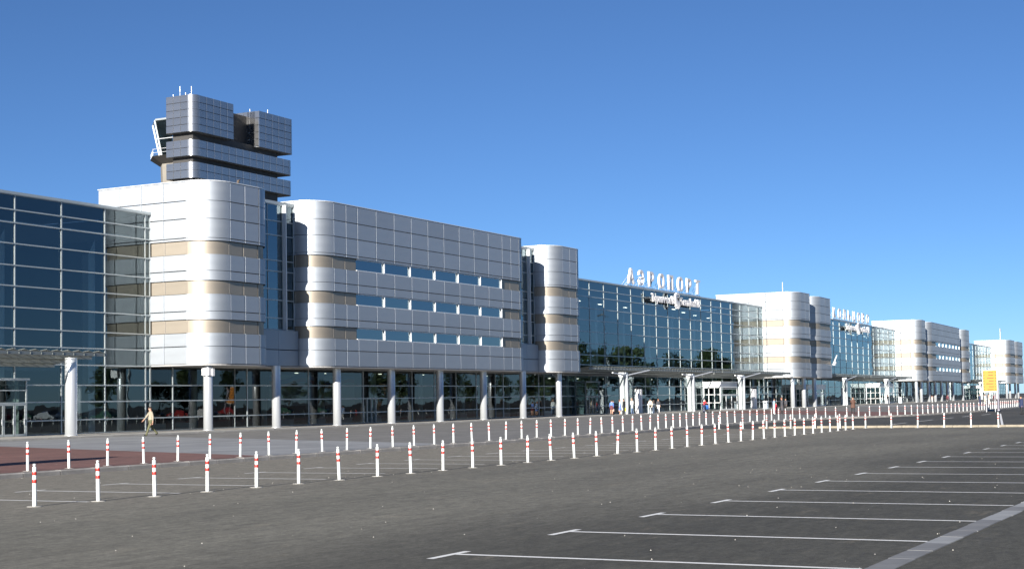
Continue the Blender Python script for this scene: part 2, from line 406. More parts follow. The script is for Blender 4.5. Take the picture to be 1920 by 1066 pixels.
# low kerb that closes the lot at x=91.4
m = MB(); y = -60.0
kc = struct(obj('lot_kerb', None)); sh = None
def lot_stone():
    mm = MB(); mm.box(0, -.74, -.05, .22, .74, .13); return mm.mesh('kerb_stone', 'kerb_light')
ls = lot_stone(); y = 29.4
while y > -20:
    obj('kerb_stone', ls, kc, (91.4+random.uniform(-.01, .01), y, random.uniform(-.008, .008)), random.uniform(-.004, .004)); y -= 1.5
# apron slab under the colonnade (a step up from the plaza)
ap = struct(obj('apron', None))
def apron_slab():
    mm = MB(); mm.box(-1.485, 0, -.05, 1.485, 7.4, .15); return mm.mesh('apron_slab', 'concrete')
aps = apron_slab(); s = 30.
while s < 560:
    p, rz = place(s+1.5, -1.2)
    obj('slab', aps, ap, p, rz); s += 3.0
# painted marks
def quad_mark(name, pts, z=.004): 
    mm = MB(); mm.face([(x, y, z) for x, y in pts]); return mm
def stall(x, ytip, yend, sgn):
    mm = MB(); w_ = .06
    mm.face([(x-w_, yend, 0), (x+w_, yend, 0), (x+w_, ytip, 0), (x-w_, ytip, 0)])
    mm.face([(x-.62, ytip-.0, .0), (x+.38, ytip, 0), (x+.38, ytip+.11, 0), (x-.62, ytip+.11, 0)])
    mm.build('parking_line', 'paint', lot, (0, 0, .004))
for i in range(-3, 19): stall(17.3+3.51*i, 9.87, 4.52, 1)
for i in range(-1, 19): stall(27.4+2.985*i, 27.5, 23.0+.02*i, 1)
for x0, x1, yy in ((112, 118, 24.6), (122, 128, 25.0), (132, 138, 25.3), (142, 148, 25.5), (101, 107, 24.1)):
    mm = MB(); mm.face([(x0, yy, 0), (x1, yy+.25, 0), (x1, yy+.4, 0), (x0, yy+.15, 0)]); mm.build('lane_line', 'paint', road, (0, 0, .004+.004))
mm = MB(); mm.face([(96, 16, 0), (150, 25.2, 0), (150, 25.35, 0), (96, 16.15, 0)]); mm.build('lane_line', 'paint', road, (0, 0, .009))
# concrete gutter along the stalls
gt = struct(obj('gutter', None)); gm = []
for nm_ in ('gutter', 'gutter_light'):
    mm = MB(); mm.box(-.495, .04, -.05, .495, .36, .012); gm.append(mm.mesh('gutter_stone', nm_))
x = -2.
while x < 92:
    obj('gutter_stone', gm[1 if random.random() < .22 else 0], gt, (x, 4.13+random.uniform(-.01, .01), random.uniform(-.003, .003)), random.uniform(-.006, .006)); x += 1.0

# ------------------------------------------------------------------ terminal blocks
ROWS = [(5.2, 6.55), (6.55, 7.58), (8.58, 9.23), (9.23, 10.56), (11.58, 12.33), (12.33, 13.6), (14.62, 14.84), (14.84, 16.32), (16.32, 17.7), (17.7, 19.2)]
BANDS = [(7.58, 8.58), (10.56, 11.58), (13.6, 14.62)]
GAP = .035
ZB, ZT = 5.2, 19.2
TR = [.18, 1.17, 2.47, 3.67, 5.13]
def rounded(x0, y0, x1, y1, r, seg=8):
    p = []
    for cx, cy, a in ((x0+r, y0+r, math.pi), (x1-r, y0+r, 1.5*math.pi)):
        for i in range(seg+1): t = a+i*math.pi/2/seg; p.append((cx+r*math.cos(t), cy+r*math.sin(t)))
    return p+[(x1, y1), (x0, y1)]
def put_panels(root, seams, r, depth, width, windows=None, simple=False):
    side = [r+i*(depth-r)/4 for i in range(5)]
    for (z0, z1), nm_, mname, inset in [(q, 'facade_panel', 'panel', 0.) for q in ROWS]+[(q, 'band_panel', 'band', .17) for q in BANDS]:
        t = .26 if mname == 'panel' else .1
        h = z1-z0-(GAP if mname == 'panel' else 0); zz = z0+(GAP/2 if mname == 'panel' else 0)
        # left and right sides
        for y0, y1 in zip(side, side[1:]):
            me = panel_mesh(y1-y0-GAP, h, t, mname)
            obj(nm_, me, root, (inset, (y0+y1)/2, zz), -math.pi/2)
            obj(nm_, me, root, (width-inset, (y0+y1)/2, zz), math.pi/2)
        # corners
        ga = GAP/2/r
        obj(nm_, arc_mesh(r-inset, h, math.pi+ga, 1.5*math.pi-ga, t, mname), root, (r, r, zz))
        obj(nm_, arc_mesh(r-inset, h, 1.5*math.pi+ga, 2*math.pi-ga, t, mname), root, (width-r, r, zz))
        for a, b in zip(seams, seams[1:]):
            if windows and mname == 'band' and a >= windows[0]-.05 and b <= windows[1]+.05: continue
            obj(nm_, panel_mesh(b-a-GAP, h, t, mname), root, ((a+b)/2, inset, zz))
    if windows:
        wa, wb, n = windows; st = (wb-wa)/n
        for z0, z1 in BANDS:
            for i in range(n):
                f = MB(); x0 = 0; x1 = st
                f.box(0, -.02, 0, st, .25, .07); f.box(0, -.02, z1-z0-.06, st, .25, z1-z0)
                f.box(st-.11, -.05, .07, st-.0, .25, z1-z0-.06)
                wn = obj('window', cached(('wf', round(st, 2), round(z1-z0, 2)), lambda: f.mesh('window_frame', 'alu_light')), root, (wa+i*st, .10, z0))
                pm = cached(('wp', round(st, 2)), lambda: pane_mesh(st-.11, .89, 'glass_window'))
                obj('pane', pm, wn, ((st-.11)/2, .1, .505), rot=(random.uniform(-.012, .012), 0, random.uniform(-.006, .006)))
def pane_mesh(wd, h, mname):
    m_ = MB(); m_.face([(-wd/2, 0, -h/2), (wd/2, 0, -h/2), (wd/2, 0, h/2), (-wd/2, 0, h/2)]); return m_.mesh('pane', mname)
def pane(root, x0, x1, z0, z1, y, mname, wob=.0011):
    me = cached(('pn', round(x1-x0, 3), round(z1-z0, 3), mname), lambda: pane_mesh(x1-x0, z1-z0, mname))
    return obj('pane', me, root, ((x0+x1)/2, y, (z0+z1)/2), rot=(random.gauss(0, wob), 0, random.gauss(0, wob)))
def glazing(root, xs, zs, y, mname, skip=None, mull=.10, proud=.09):
    for i, (a, b) in enumerate(zip(xs, xs[1:])):
        for j, (c, d) in enumerate(zip(zs, zs[1:])):
            if skip and skip(i, j): continue
            pane(root, a+.02, b-.02, c+.02, d-.02, y, mname)
    for x in xs: bar('mullion', root, x-mull/2, y-.05, zs[0], x+mull/2, y+.24, zs[-1], 'alu')
    for z in zs: bar('transom', root, xs[0], y-proud, z-.045, xs[-1], y+.031, z+.045, 'alu')
def ground_floor(root, x0, x1, first, skip=None, inside=True):
    """recessed shop glazing below a block, local x; back room behind it"""
    xs = [x0]; x = first
    while x < x1-.6:
        if x > x0+.6: xs.append(x)
        x += 4.44
    xs.append(x1)
    glazing(root, xs, TR, YGD, 'glass_ground', skip)
    bar('plinth', root, x0, YGD-.12, .1, x1, YGD+.2, .21, 'alu_dark')
    bar('floor', root, x0, YGD+.25, .05, x1, YGD+15, .16, 'floor_in')
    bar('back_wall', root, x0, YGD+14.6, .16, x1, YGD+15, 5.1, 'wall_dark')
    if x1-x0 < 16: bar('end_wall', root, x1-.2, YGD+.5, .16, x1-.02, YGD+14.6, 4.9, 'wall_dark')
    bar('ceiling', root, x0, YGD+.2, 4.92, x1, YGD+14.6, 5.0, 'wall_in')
    bar('head_beam', root, x0, YGD-.06, 5.17, x1, YGD+.3, 5.34, 'alu_dark')
    if inside:
        for i, (a, b) in enumerate(zip(xs, xs[1:])):
            if b-a > 2 and random.random() < .75:
                w_ = random.uniform(1.6, 2.8); q = random.uniform(a+.2, b-w_-.2); bar('radiator', root, q, YGD+.5, .25, q+w_, YGD+.7, .72, 'radiator')
            if random.random() < .5: ly = YGD+1.5+random.random()*3; bar('ceiling_lamp', root, (a+b)/2-.16, ly, 4.86, (a+b)/2+.16, ly+.2, 4.915, 'lamp_lit')
            if i % 2 == 0:
                mm = MB(); mm.lathe([(.28, .16), (.28, 4.92)], 16); mm.build('interior_column', 'col_in', root, (a+.8, YGD+2.2, 0))
            if random.random() < .55:
                q = random.uniform(a, b-1.5); bar('counter', root, q, YGD+5, .16, q+random.uniform(1.2, 2.6), YGD+5.8, random.uniform(1.0, 2.4), random.choice(['wall_in', 'radiator', 'alu', 'wall_dark']))
    return xs
def column(root, x, y=1.6, z1=5.2):
    me = cached(('col', z1), lambda: (lambda mm: (mm.lathe([(.44, .15), (.44, .19), (.36, .20), (.36, z1)], 24), mm.mesh('column', 'steel_col'))[1])(MB()))
    return obj('column', me, root, (x, y, 0))
def block(s0, width, label, seams, cols=(), depth=11.2, r=2.37, windows=None, gf=None, inside=True, gskip=None):
    p, rz = place(s0); root = thing('terminal_block', label, 'building', p, rz, None)
    mm = MB(); mm.prism(rounded(.24, .24, width-.24, depth-.05, r-.24), ZB+.02, ZT-.25); mm.build('core_wall', 'core', root)
    put_panels(root, seams, r, depth, width, windows)
    mm = MB(); mm.prism(rounded(-.03, -.03, width+.03, depth+.02, r+.03), ZT+.003, ZT+.07); mm.build('coping', 'alu_light', root)
    mm = MB(); mm.prism(rounded(.05, .05, width-.05, depth-.01, r-.05), ZB-.10, ZB-.003); mm.build('soffit', 'soffit', root)
    for c in cols: column(root, c)
    if gf: ground_floor(root, gf[0], gf[1], gf[2], inside=inside, skip=gskip)
    return root
SM = lambda W, r=2.37: [r, W/2, W-r]
B1 = block(89.9, 8.42, 'narrow white-sided metal block with rounded corners right below the dark control tower', SM(8.42), cols=[91.5-89.9], gf=(0., 10.4, 2.6), gskip=None)
s2 = [2.39, 4.27, 6.09]+[6.09+3.01*i for i in range(1, 10)]; s2 += [s2[-1]+1.92, s2[-1]+3.86]
B2 = block(103.97, s2[-1]+2.37, 'long silver panelled block with three strips of windows, raised on seven round columns', s2, cols=[109-103.97, 117.87-103.97, 126.74-103.97, 135.6-103.97],
           windows=(6.09, s2[-3], 6), gf=(-3.67, 42.3, -2.0))
B3 = block(149.3, 8.42, 'narrow silver block with brown bands beside the glass hall with the longer roof lettering', SM(8.42), cols=[153.4-149.3], gf=(-3.03, 9.1, -1.2))
B4 = block(240.9, 9.7, 'white-sided block with rounded corner at the far end of the airport hall', SM(9.7), cols=[1.8, 8.2], gf=(0, 9.7, 2), depth=14)
B5 = block(254.6, 11.9, 'slim metal block with brown bands and a floodlight on its edge', SM(11.9), cols=[3.0], gf=(-4.0, 13, 0))
B6 = block(352., 8.6, 'white-sided block between the hall with the second roof name and the far windowed block', SM(8.6), cols=[1.5, 7.5], gf=(0, 8.6, 2), inside=False)
s7 = [2.37, 5.2, 8.0]+[8.0+3.55*i for i in range(1, 11)]
B7 = block(365., s7[-1]+2.37, 'far long silver block with three rows of small windows behind the yellow sign board', s7, cols=[4.5, 13.4, 22.3, 31.2, 40.], windows=(8.0, s7[-1], 7), gf=(-4.3, 49, 0), inside=False)
B8 = block(417.5, 10., 'far narrow block with brown bands beside the last glass hall', SM(10.), cols=[4.], gf=(-3, 12, 0), inside=False)
B9 = block(511., 15., 'most distant white-sided block with a short mast on its roof', SM(15.), cols=[2, 10], gf=(0, 15, 2), inside=False)
B10 = block(531., 17., 'slim end block of the terminal beyond the yellow sign board', SM(17.), cols=[4, 12], gf=(-4, 17, 0), inside=False)

def link(s0, s1, label, col=None):
    p, rz = place(s0); W = s1-s0; root = thing('glazed_link', label, 'glass stairwell', p, rz)
    xs = [0, W*.36, W*.72, W]; zs = [8.25, 9.2, 10.7, 11.6, 13.1, 14.0, 16.1, 17.3, 18.7]
    glazing(root, xs, zs, 2.5, 'glass_link', mull=.05, proud=.08)
    bar('back_wall', root, .02, 8.5, 5.3, W-.02, 8.8, 18.6, 'wall_in'); bar('roof', root, 0, 2.4, 18.72, W, 10.5, 18.95, 'alu')
    for z in (11.3, 14.3): bar('landing', root, .05, 4.2, z, W-.05, 8.5, z+.25, 'ceil_in')
    for a, b in ((0, W*.5), (W*.5, W)):
        for z0, z1 in ((5.2, 6.55), (6.55, 8.2)): obj('facade_panel', panel_mesh(b-a-GAP, z1-z0-GAP, .26, 'panel'), root, ((a+b)/2, 2.0, z0+GAP/2))
    bar('soffit', root, .03, 2.1, 5.1, W-.03, 11, 5.19, 'soffit')
    bar('fin', root, W*.72-.05, 2.05, 8.2, W*.72+.05, 2.4, 18.7, 'alu_light')
    if col: column(root, col)
    return root
link(98.33, 103.96, 'tall glazed recess between the narrow white block below the tower and the long windowed block', 100.2-98.33)
link(143.4, 149.29, 'glazed recess between the long windowed block and the narrow silver block', 144.5-143.4)
link(250.61, 254.59, 'thin glazed recess between two blocks past the airport hall')
link(360.61, 364.99, 'thin glazed recess left of the far block with small windows')
link(412.3, 417.49, 'thin glazed recess right of the far block with small windows')
link(526.01, 530.99, 'thin glazed recess between the last two blocks')

# ------------------------------------------------------------------ glass halls
ZS = [.18, 1.17, 2.47, 3.67, 5.13, 6.36, 7.58, 9.05, 10.52, 11.95, 13.45, 14.9, 15.8, 16.85]
def hall(s0, s1, first, step, label, skip=None, zs=ZS):
    p, rz = place(s0 if s0 < XP else s0); W = s1-s0; root = thing('glass_hall', label, 'building', p, rz)
    xs = [0.]; x = first-s0
    while x < W-.35:
        if x > .35: xs.append(x)
        x += step
    xs.append(W)
    glazing(root, xs, zs, YGD, 'glass', skip)
    bar('roof', root, -.0, YGD-.16, 16.86, W, YGD+36, 17.05, 'alu'); 
    bar('plinth', root, 0, YGD-.12, .1, W, YGD+.22, .2, 'alu_dark')
    bar('floor', root, 0, YGD+.26, .05, W, YGD+36, .16, 'floor_in')
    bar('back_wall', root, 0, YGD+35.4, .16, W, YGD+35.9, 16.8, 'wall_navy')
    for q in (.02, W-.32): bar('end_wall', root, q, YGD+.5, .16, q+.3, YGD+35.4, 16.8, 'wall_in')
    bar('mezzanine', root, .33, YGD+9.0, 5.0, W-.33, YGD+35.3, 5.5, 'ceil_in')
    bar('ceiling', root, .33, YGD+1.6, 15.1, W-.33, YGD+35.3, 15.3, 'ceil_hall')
    x = (first-s0) % (2*step)
    k = 0
    while x < W-.5:
        if x > .3:
            mm = MB(); mm.box(-.75, YGD+.9, .16, -.05, YGD+1.5, 13.4); mm.face([(-.05, YGD+.9, 13.4), (-.75, YGD+.9, 13.4), (-.05, YGD+.9, 14.6)]); mm.box(-.12, YGD+.3, 2.3, -.04, YGD+1, 2.4)
            mm.build('interior_column', 'col_in', root, (x, 0, 0))
        x += 2*step; k += 1
    for i in range(int(W/9)):
        ly = YGD+2+random.random()*5; bar('ceiling_lamp', root, i*9+3, ly, 15.02, i*9+3.9, ly+.25, 15.09, 'lamp_lit')
        bar('ceiling_lamp', root, i*9+5, YGD+10.5, 4.93, i*9+5.3, YGD+10.7, 4.985, 'lamp_lit')
        q = i*9+random.uniform(0, 5); bar('counter', root, q, YGD+6+random.random()*4, .16, q+random.uniform(1.5, 3.5), YGD+12, random.uniform(1.1, 2.6), random.choice(['wall_in', 'alu', 'radiator']))
        q = i*9+random.uniform(0, 4); bar('radiator', root, q, YGD+.6, .25, q+2.6, YGD+.8, .75, 'radiator')
    return root
H1 = hall(45.3, 89.88, 76.98*KX-8*4.44, 4.44, 'glass hall left of the narrow white block, with louvred canopy and entrance doors')
H2 = hall(158.4, 240.88, 171.7-4.44*3, 4.44, 'wide glass hall below the letters АЭРОПОРТ')
H3 = hall(268., 351.98, 270.0, 5.3, 'glass hall below the letters КОЛЬЦОВО')
H4 = hall(429.7, 510.98, 432, 6.5, 'last low glass hall seen above the yellow sign board', zs=[.18, 2.47, 5.13, 7.58, 10.52, 13.45, 15.2, 16.85])

# ------------------------------------------------------------------ lettering
def text_meshes(chars, bold=.03, depth=.5):
    """one mesh per character, glyph box scaled to 1 wide and 1 high later"""
    obs = []
    for ch in chars:
        cu = bpy.data.curves.new('t', 'FONT'); cu.body = ch; cu.extrude = depth/2; cu.offset = bold; cu.resolution_u = 4
        o = bpy.data.objects.new('t', cu); COL.objects.link(o); obs.append(o)
    bpy.context.view_layer.update(); dg = bpy.context.evaluated_depsgraph_get(); res = []
    for o in obs:
        me = bpy.data.meshes.new_from_object(o.evaluated_get(dg)); me.materials.clear(); me.materials.append(MATS['letter'])
        bpy.data.objects.remove(o); res.append(me)
    return res
def fit(me, x0, x1, z0, z1, y):
    """stand a glyph up: local x right, z up, extrusion along y"""
    xs = [v.co.x for v in me.vertices]; ys = [v.co.y for v in me.vertices]; a, b, c, d = min(xs), max(xs), min(ys), max(ys)
    for v in me.vertices:
        X, Y, Z = v.co; v.co = (x0+(X-a)/(b-a)*(x1-x0), y-Z, z0+(Y-c)/(d-c)*(z1-z0))
    me.update()
def roof_sign(word, s0, s1, z0, z1, label, dep=.3):
    p, rz = place(s0, YGD-.1); W = s1-s0; root = thing('roof_sign', label, 'sign', p, rz)
    n = len(word); pitch = W/(n-.5); wd = pitch*.5
    for i, (ch, me) in enumerate(zip(word, text_meshes(word, .012, dep))):
        extra = .25 if ch in 'Ц' else 0
        fit(me, i*pitch, i*pitch+wd*(1.1 if ch in 'АО' else .95), z0-extra, z1, 0); obj('letter', me, root)
        st = MB()
        for q in (.25, .75):
            st.tube((i*pitch+wd*q, .2, 17.05), (i*pitch+wd*q, .2, z0+1.2), .035, seg=5); st.tube((i*pitch+wd*q, 1.3, 17.05), (i*pitch+wd*q, .25, z0+1.0), .03, seg=5)
        st.build('strut', 'galv', root)
    bar('rail', root, -.3, -.0, 17.06, W+.3, .3, 17.16, 'galv')
    return root
roof_sign('АЭРОПОРТ', 184.0, 211.2, 17.35, 19.45, 'big white letters АЭРОПОРТ standing on the roof edge of the glass hall')
roof_sign('КОЛЬЦОВО', 291.0, 323.6, 17.35, 19.35, 'big white letters КОЛЬЦОВО standing on the roof edge of the farther glass hall', .18)
def emblem_mesh(R, depth=.25):
    """a bird-wing roundel: hooked head over fanned curved feathers"""
    mm = MB()
    def strip(pts, ws):
        n = len(pts); vs = []
        for i, (x, z) in enumerate(pts):
            q = pts[min(i+1, n-1)]; o = pts[max(i-1, 0)]; dx, dz = q[0]-o[0], q[1]-o[1]; L = math.hypot(dx, dz); nx, nz = -dz/L, dx/L
            for yy in (-depth, 0):
                vs.append((x+nx*ws[i], yy, z+nz*ws[i])); vs.append((x-nx*ws[i], yy, z-nz*ws[i]))
        fs = []
        for i in range(n-1):
            a, b = 4*i, 4*i+4; fs += [(a, a+1, b+1, b), (a+2, b+2, b+3, a+3), (a, b, b+2, a+2), (a+1, a+3, b+3, b+1)]
        fs += [(0, 2, 3, 1), (4*n-4, 4*n-3, 4*n-1, 4*n-2)]; mm.add(vs, fs)
    for k in range(7):
        a1 = math.radians(178+k*24); pts = []; ws = []
        for i in range(7):
            t = i/6; bx, bz = .18*R, .45*R; ex, ez = R*math.cos(a1), R*math.sin(a1)*1.05
            x = bx+(ex-bx)*t; z = bz+(ez-bz)*t+.22*R*math.sin(math.pi*t); pts.append((x, z)); ws.append(R*(.03+.10*math.sin(math.pi*min(1, t*.9+.1))))
        strip(pts, ws)
    pts = []; ws = []
    for i in range(9):
        a = math.radians(175-i*17); pts.append((R*.95*math.cos(a), R*.15+R*.85*math.sin(a))); ws.append(R*(.05+.13*math.sin(math.pi*i/8)))
    strip(pts, ws)
    return mm.mesh('emblem', 'letter')
def wall_sign(a, b, s0, s1, z0, h, label):
    p, rz = place(s0, YGD-.75); W = s1-s0; root = thing('wall_sign', label, 'sign', p, rz); R = h*.92
    half = W/2-R*1.05
    for word, x0 in ((a, 0.), (b, W/2+R*1.15)):
        glyph = [c for c in word]; wid = {' ': .45, 'и': 1, 'н': 1, 'р': .9, 'Т': 1.05, 'м': 1.3, 'T': 1.05, 'e': .9, 'r': .65, 'm': 1.4, 'i': .4, 'n': .9, 'a': .9, 'l': .4, 'л': 1}
        tot = sum(wid.get(c, 1) for c in glyph); x = x0; ms = iter(text_meshes([c for c in glyph if c != ' '], .015, .25))
        for c in glyph:
            w_ = half*wid.get(c, 1)/tot
            if c != ' ':
                me = next(ms); tall = c.isupper() or c in 'lit'; lo = -.22*h if c in 'ру' else 0
                fit(me, x+.06*w_, x+.9*w_, z0+lo, z0+(h if tall else .72*h), 0); obj('letter', me, root)
            x += w_
    obj('emblem', emblem_mesh(R), root, (W/2, 0, z0+h*.42))
    br = MB()
    for q in (.12, .32, .68, .88): br.tube((W*q, .1, z0+h*.4), (W*q, .68, z0+h*.4), .03, seg=5)
    br.box(0, .19, z0+h*.12, W, .25, z0+h*.2); br.build('bracket', 'galv', root)
    return root
wall_sign('Терминал В', 'Terminal B', 190.6, 209.2, 15.25, 1.15, 'white sign Terminal B with wing emblem on the airport hall glass')
wall_sign('Терминал А', 'Terminal A', 299.4, 320.8, 15.2, 1.25, 'white sign Terminal A with wing emblem on the farther hall glass')

# ------------------------------------------------------------------ office tower behind the first block, and control tower
TS = 1.24
def tz(z): return 2+(z-2)*TS
tower = thing('office_tower', 'dark grey stepped tower clad in square metal panels, rising behind the first block', 'tower', (117.96*TS, 97*TS, 0))
def tower_ring(x0, x1, y0, y1, z0, z1, r, rows, left_r=True, right_r=True):
    """one belt of panels of the tower in tower-local coordinates"""
    W = x1-x0; dz = (z1-z0)/rows
    n = max(1, round((W-(r if left_r else 0)-(r if right_r else 0))/1.46)); xa = x0+(r if left_r else 0); xb = x1-(r if right_r else 0)
    k = max(1, round((y1-y0-r)/1.1))
    mm = MB(); mm.box(x0+.3, y0+.3, z0+.05, x1-.3, y1, z1-.05) if False else mm.prism(rounded(x0+.12, y0+.12, x1-.12, y1-.02, max(r-.12, .05)), z0+.02, z1-.02); mm.build('backing', 'core', tower)
    for j in range(rows):
        z = z0+j*dz+.015; h = dz-.03
        for i in range(n):
            a = xa+(xb-xa)*i/n; b = xa+(xb-xa)*(i+1)/n; obj('facade_panel', panel_mesh(b-a-.05, h, .12, 'tower_panel', .055), tower, ((a+b)/2, y0, z))
        if left_r: obj('facade_panel', arc_mesh(r, h, math.pi+.01, 1.5*math.pi-.01, .12, 'tower_panel', 8), tower, (x0+r, y0+r, z))
        if right_r: obj('facade_panel', arc_mesh(r, h, 1.5*math.pi+.01, 2*math.pi-.01, .12, 'tower_panel', 8), tower, (x1-r, y0+r, z))
        ys = y0+r
        for i in range(k):
            a = ys+(y1-ys)*i/k; b = ys+(y1-ys)*(i+1)/k; me = panel_mesh(b-a-.05, h, .12, 'tower_panel', .055)
            obj('facade_panel', me, tower, (x0, (a+b)/2, z), -math.pi/2)
            if right_r: obj('facade_panel', me, tower, (x1, (a+b)/2, z), math.pi/2)
TW = (134.9-117.96)*TS; TD = 4.5
rr = 1.05
tower_ring(0, TW, 0, TD, tz(24.9), tz(26.53), rr, 2)
tower_ring(0, TW, 0, TD, tz(27.15), tz(28.8), rr, 2)
xa = (124.38-117.96)*TS; xb = (128.65-117.96)*TS
def half_ring(): pass
tower_ring(0, xa, 0, TD, tz(29.6), tz(33.36), rr, 5, True, False)
tower_ring(xb, TW, 0, TD, tz(29.5), tz(33.4), rr*.55, 5, False, True)
for q, s_ in ((xa, 1), (xb, -1)):
    for j in range(5):
        dz = (tz(33.36)-tz(29.6))/5; obj('facade_panel', panel_mesh(1.9, dz-.03, .12, 'tower_panel', .055), tower, (q, 1.0, tz(29.6)+j*dz+.015), math.pi/2*s_)
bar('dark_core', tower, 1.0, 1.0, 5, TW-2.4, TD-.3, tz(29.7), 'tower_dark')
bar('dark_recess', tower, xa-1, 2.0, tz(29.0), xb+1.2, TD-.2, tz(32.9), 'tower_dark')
for xq, yq, h in ((.5, 2.6, 1.6), (1.1, 2.2, .7), (1.5, 1.6, 1.7), (.4, 3.6, .4), (13.3, 1.5, .5), (17.2, 1.5, 1.2)):
    mm = MB(); h *= .8; mm.tube((xq, yq, tz(33.3)), (xq, yq, tz(33.36)+h), .035, .03, 6); mm.tube((xq, yq, tz(33.36)+h*.45), (xq, yq, tz(33.36)+h), .06, .05, 6); mm.build('antenna', 'alu_light', tower)
# control cab peeping out to the left of the tower
ct = thing('control_tower', 'control cab with outward leaning glass and railed balcony, left of the dark tower', 'tower', (166.8, 138.4, 0))
def octo(r, a0=22.5): return [(r*math.cos(math.radians(a0+45*i)), r*math.sin(math.radians(a0+45*i))) for i in range(8)]
def frustum(name, r0, z0, r1, z1, mname, parent, cap=True):
    mm = MB(); a = octo(r0); b = octo(r1); vs = [(x, y, z0) for x, y in a]+[(x, y, z1) for x, y in b]
    mm.add(vs, [(i, (i+1) % 8, 8+(i+1) % 8, 8+i) for i in range(8)])
    if cap: mm.face([vs[8+i] for i in range(8)]); mm.face([vs[7-i] for i in range(8)])
    return mm.build(name, mname, parent)
zb, zc, ztop = 35.7, 37.0, 42.0
frustum('shaft', 2.9, 5, 3.9, zb+.4, 'shaft', ct)
frustum('balcony', 3.4, zb, 5.4, zc, 'tower_dark', ct)
for i in range(8):
    a = octo(3.9)[i]; b = octo(3.9)[(i+1) % 8]; c = octo(5.0)[i]; d = octo(5.0)[(i+1) % 8]
    mm = MB(); mm.face([(a[0], a[1], zc+.02), (b[0], b[1], zc+.02), (d[0], d[1], ztop), (c[0], c[1], ztop)]); pn = mm.build('pane', 'glass', ct)
    mm = MB(); mm.tube((a[0], a[1], zc), (c[0], c[1], ztop), .13, seg=6); mm.tube((a[0]*.5+c[0]*.5, a[1]*.5+c[1]*.5, (zc+ztop)/2), (b[0]*.5+d[0]*.5, b[1]*.5+d[1]*.5, (zc+ztop)/2), .06, seg=6); mm.build('frame', 'alu_light', ct)
    e = octo(5.3)[i]; f = octo(5.3)[(i+1) % 8]; mm = MB()
    for hh in (.45, .95): mm.tube((e[0], e[1], zc+hh), (f[0], f[1], zc+hh), .035, seg=5)
    for t in (0, .33, .66): mm.tube((e[0]+(f[0]-e[0])*t, e[1]+(f[1]-e[1])*t, zc), (e[0]+(f[0]-e[0])*t, e[1]+(f[1]-e[1])*t, zc+.95), .03, seg=5)
    mm.build('railing', 'alu_light', ct)
frustum('roof', 5.1, ztop, 4.9, ztop+.3, 'alu', ct)
bar('cab_core', ct, -1.2, -1.2, zc, 1.2, 1.2, ztop-.3, 'wall_in')

# ------------------------------------------------------------------ canopies
def canopy(s0, s1, label, cols, armed=True, boxy=True):
    p, rz = place(s0, .8); W = s1-s0; root = thing('entrance_canopy', label, 'canopy', p, rz)
    yf, yb, zf, zb_ = 0., 5.0, 5.85, 5.2
    def blade():
        mm = MB(); vs = [(-.30, yf, zf+.07), (.30, yf, zf-.11), (.30, yb, zb_-.11), (-.30, yb, zb_+.07)]
        mm.add(vs+[(x, y, z+.03) for x, y, z in vs], [(3, 2, 1, 0), (4, 5, 6, 7), (0, 1, 5, 4), (1, 2, 6, 5), (2, 3, 7, 6), (3, 0, 4, 7)])
        mm.box(.24, yf+.02, zf-.26, .30, yf+.1, zf-.12); return mm.mesh('louvre', 'alu_canopy')
    bm_ = cached('blade', blade); n = int(W/.95)
    for i in range(n): obj('louvre', bm_, root, ((i+.5)*W/n, 0, 0))
    fr = MB(); sl = lambda y: zf+(zb_-zf)*(y-yf)/(yb-yf)
    for y in (yf+.05, 1.4, 3.2, yb-.1): fr.box(0, y, sl(y)-.28, W, y+.1, sl(y)-.06)
    fr.build('frame', 'alu_canopy', root)
    for c in cols:
        q = c-s0
        if not armed:
            mm = MB(); mm.lathe([(.46, .15), (.46, .2), (.41, .21), (.41, 5.45)], 28, c=(q, .85)); mm.build('column', 'steel_col', root); continue
        mm = MB(); mm.box(q-.42, .6, .15, q-.02, 1.1, 4.75); mm.build('pillar', 'alu', root)
        mm = MB(); mm.box(q-.52, .5, 4.76, q+.02, 1.2, 5.3); mm.build('pillar_head', 'alu_light', root)
        mm = MB(); mm.lathe([(.21, .15), (.21, 5.3)], 20, c=(q+.20, .45)); mm.build('post', 'steel_col', root)
        if armed:
            for sx, ln in ((-1, 5.4), (1, 6.3)):
                mm = MB(); mm.tube((q+(-.6 if sx < 0 else .4), .35, 4.95), (q+sx*ln, -.15, 5.2 if sx < 0 else 5.62), .10, .075, 8); mm.build('arm', 'alu_light', root)
    return root
canopy(58, 79.6, 'louvred metal canopy over the entrance doors left of the narrow white block', [77.0], False)
canopy(160.2, 206., 'louvred canopy with white slanting arms where the group of travellers waits', [171.9, 195.2])
canopy(206.6, 239.5, 'louvred canopy with white slanting arms before the bright porch of the airport hall', [216.6])
canopy(269., 300.5, 'louvred canopy on slanting arms at the near end of the farther glass hall', [280.5])
canopy(301., 345., 'louvred canopy on slanting arms at the far end of the farther glass hall', [319.5])
canopy(440., 505., 'distant louvred canopy behind the yellow sign board', [455, 490])

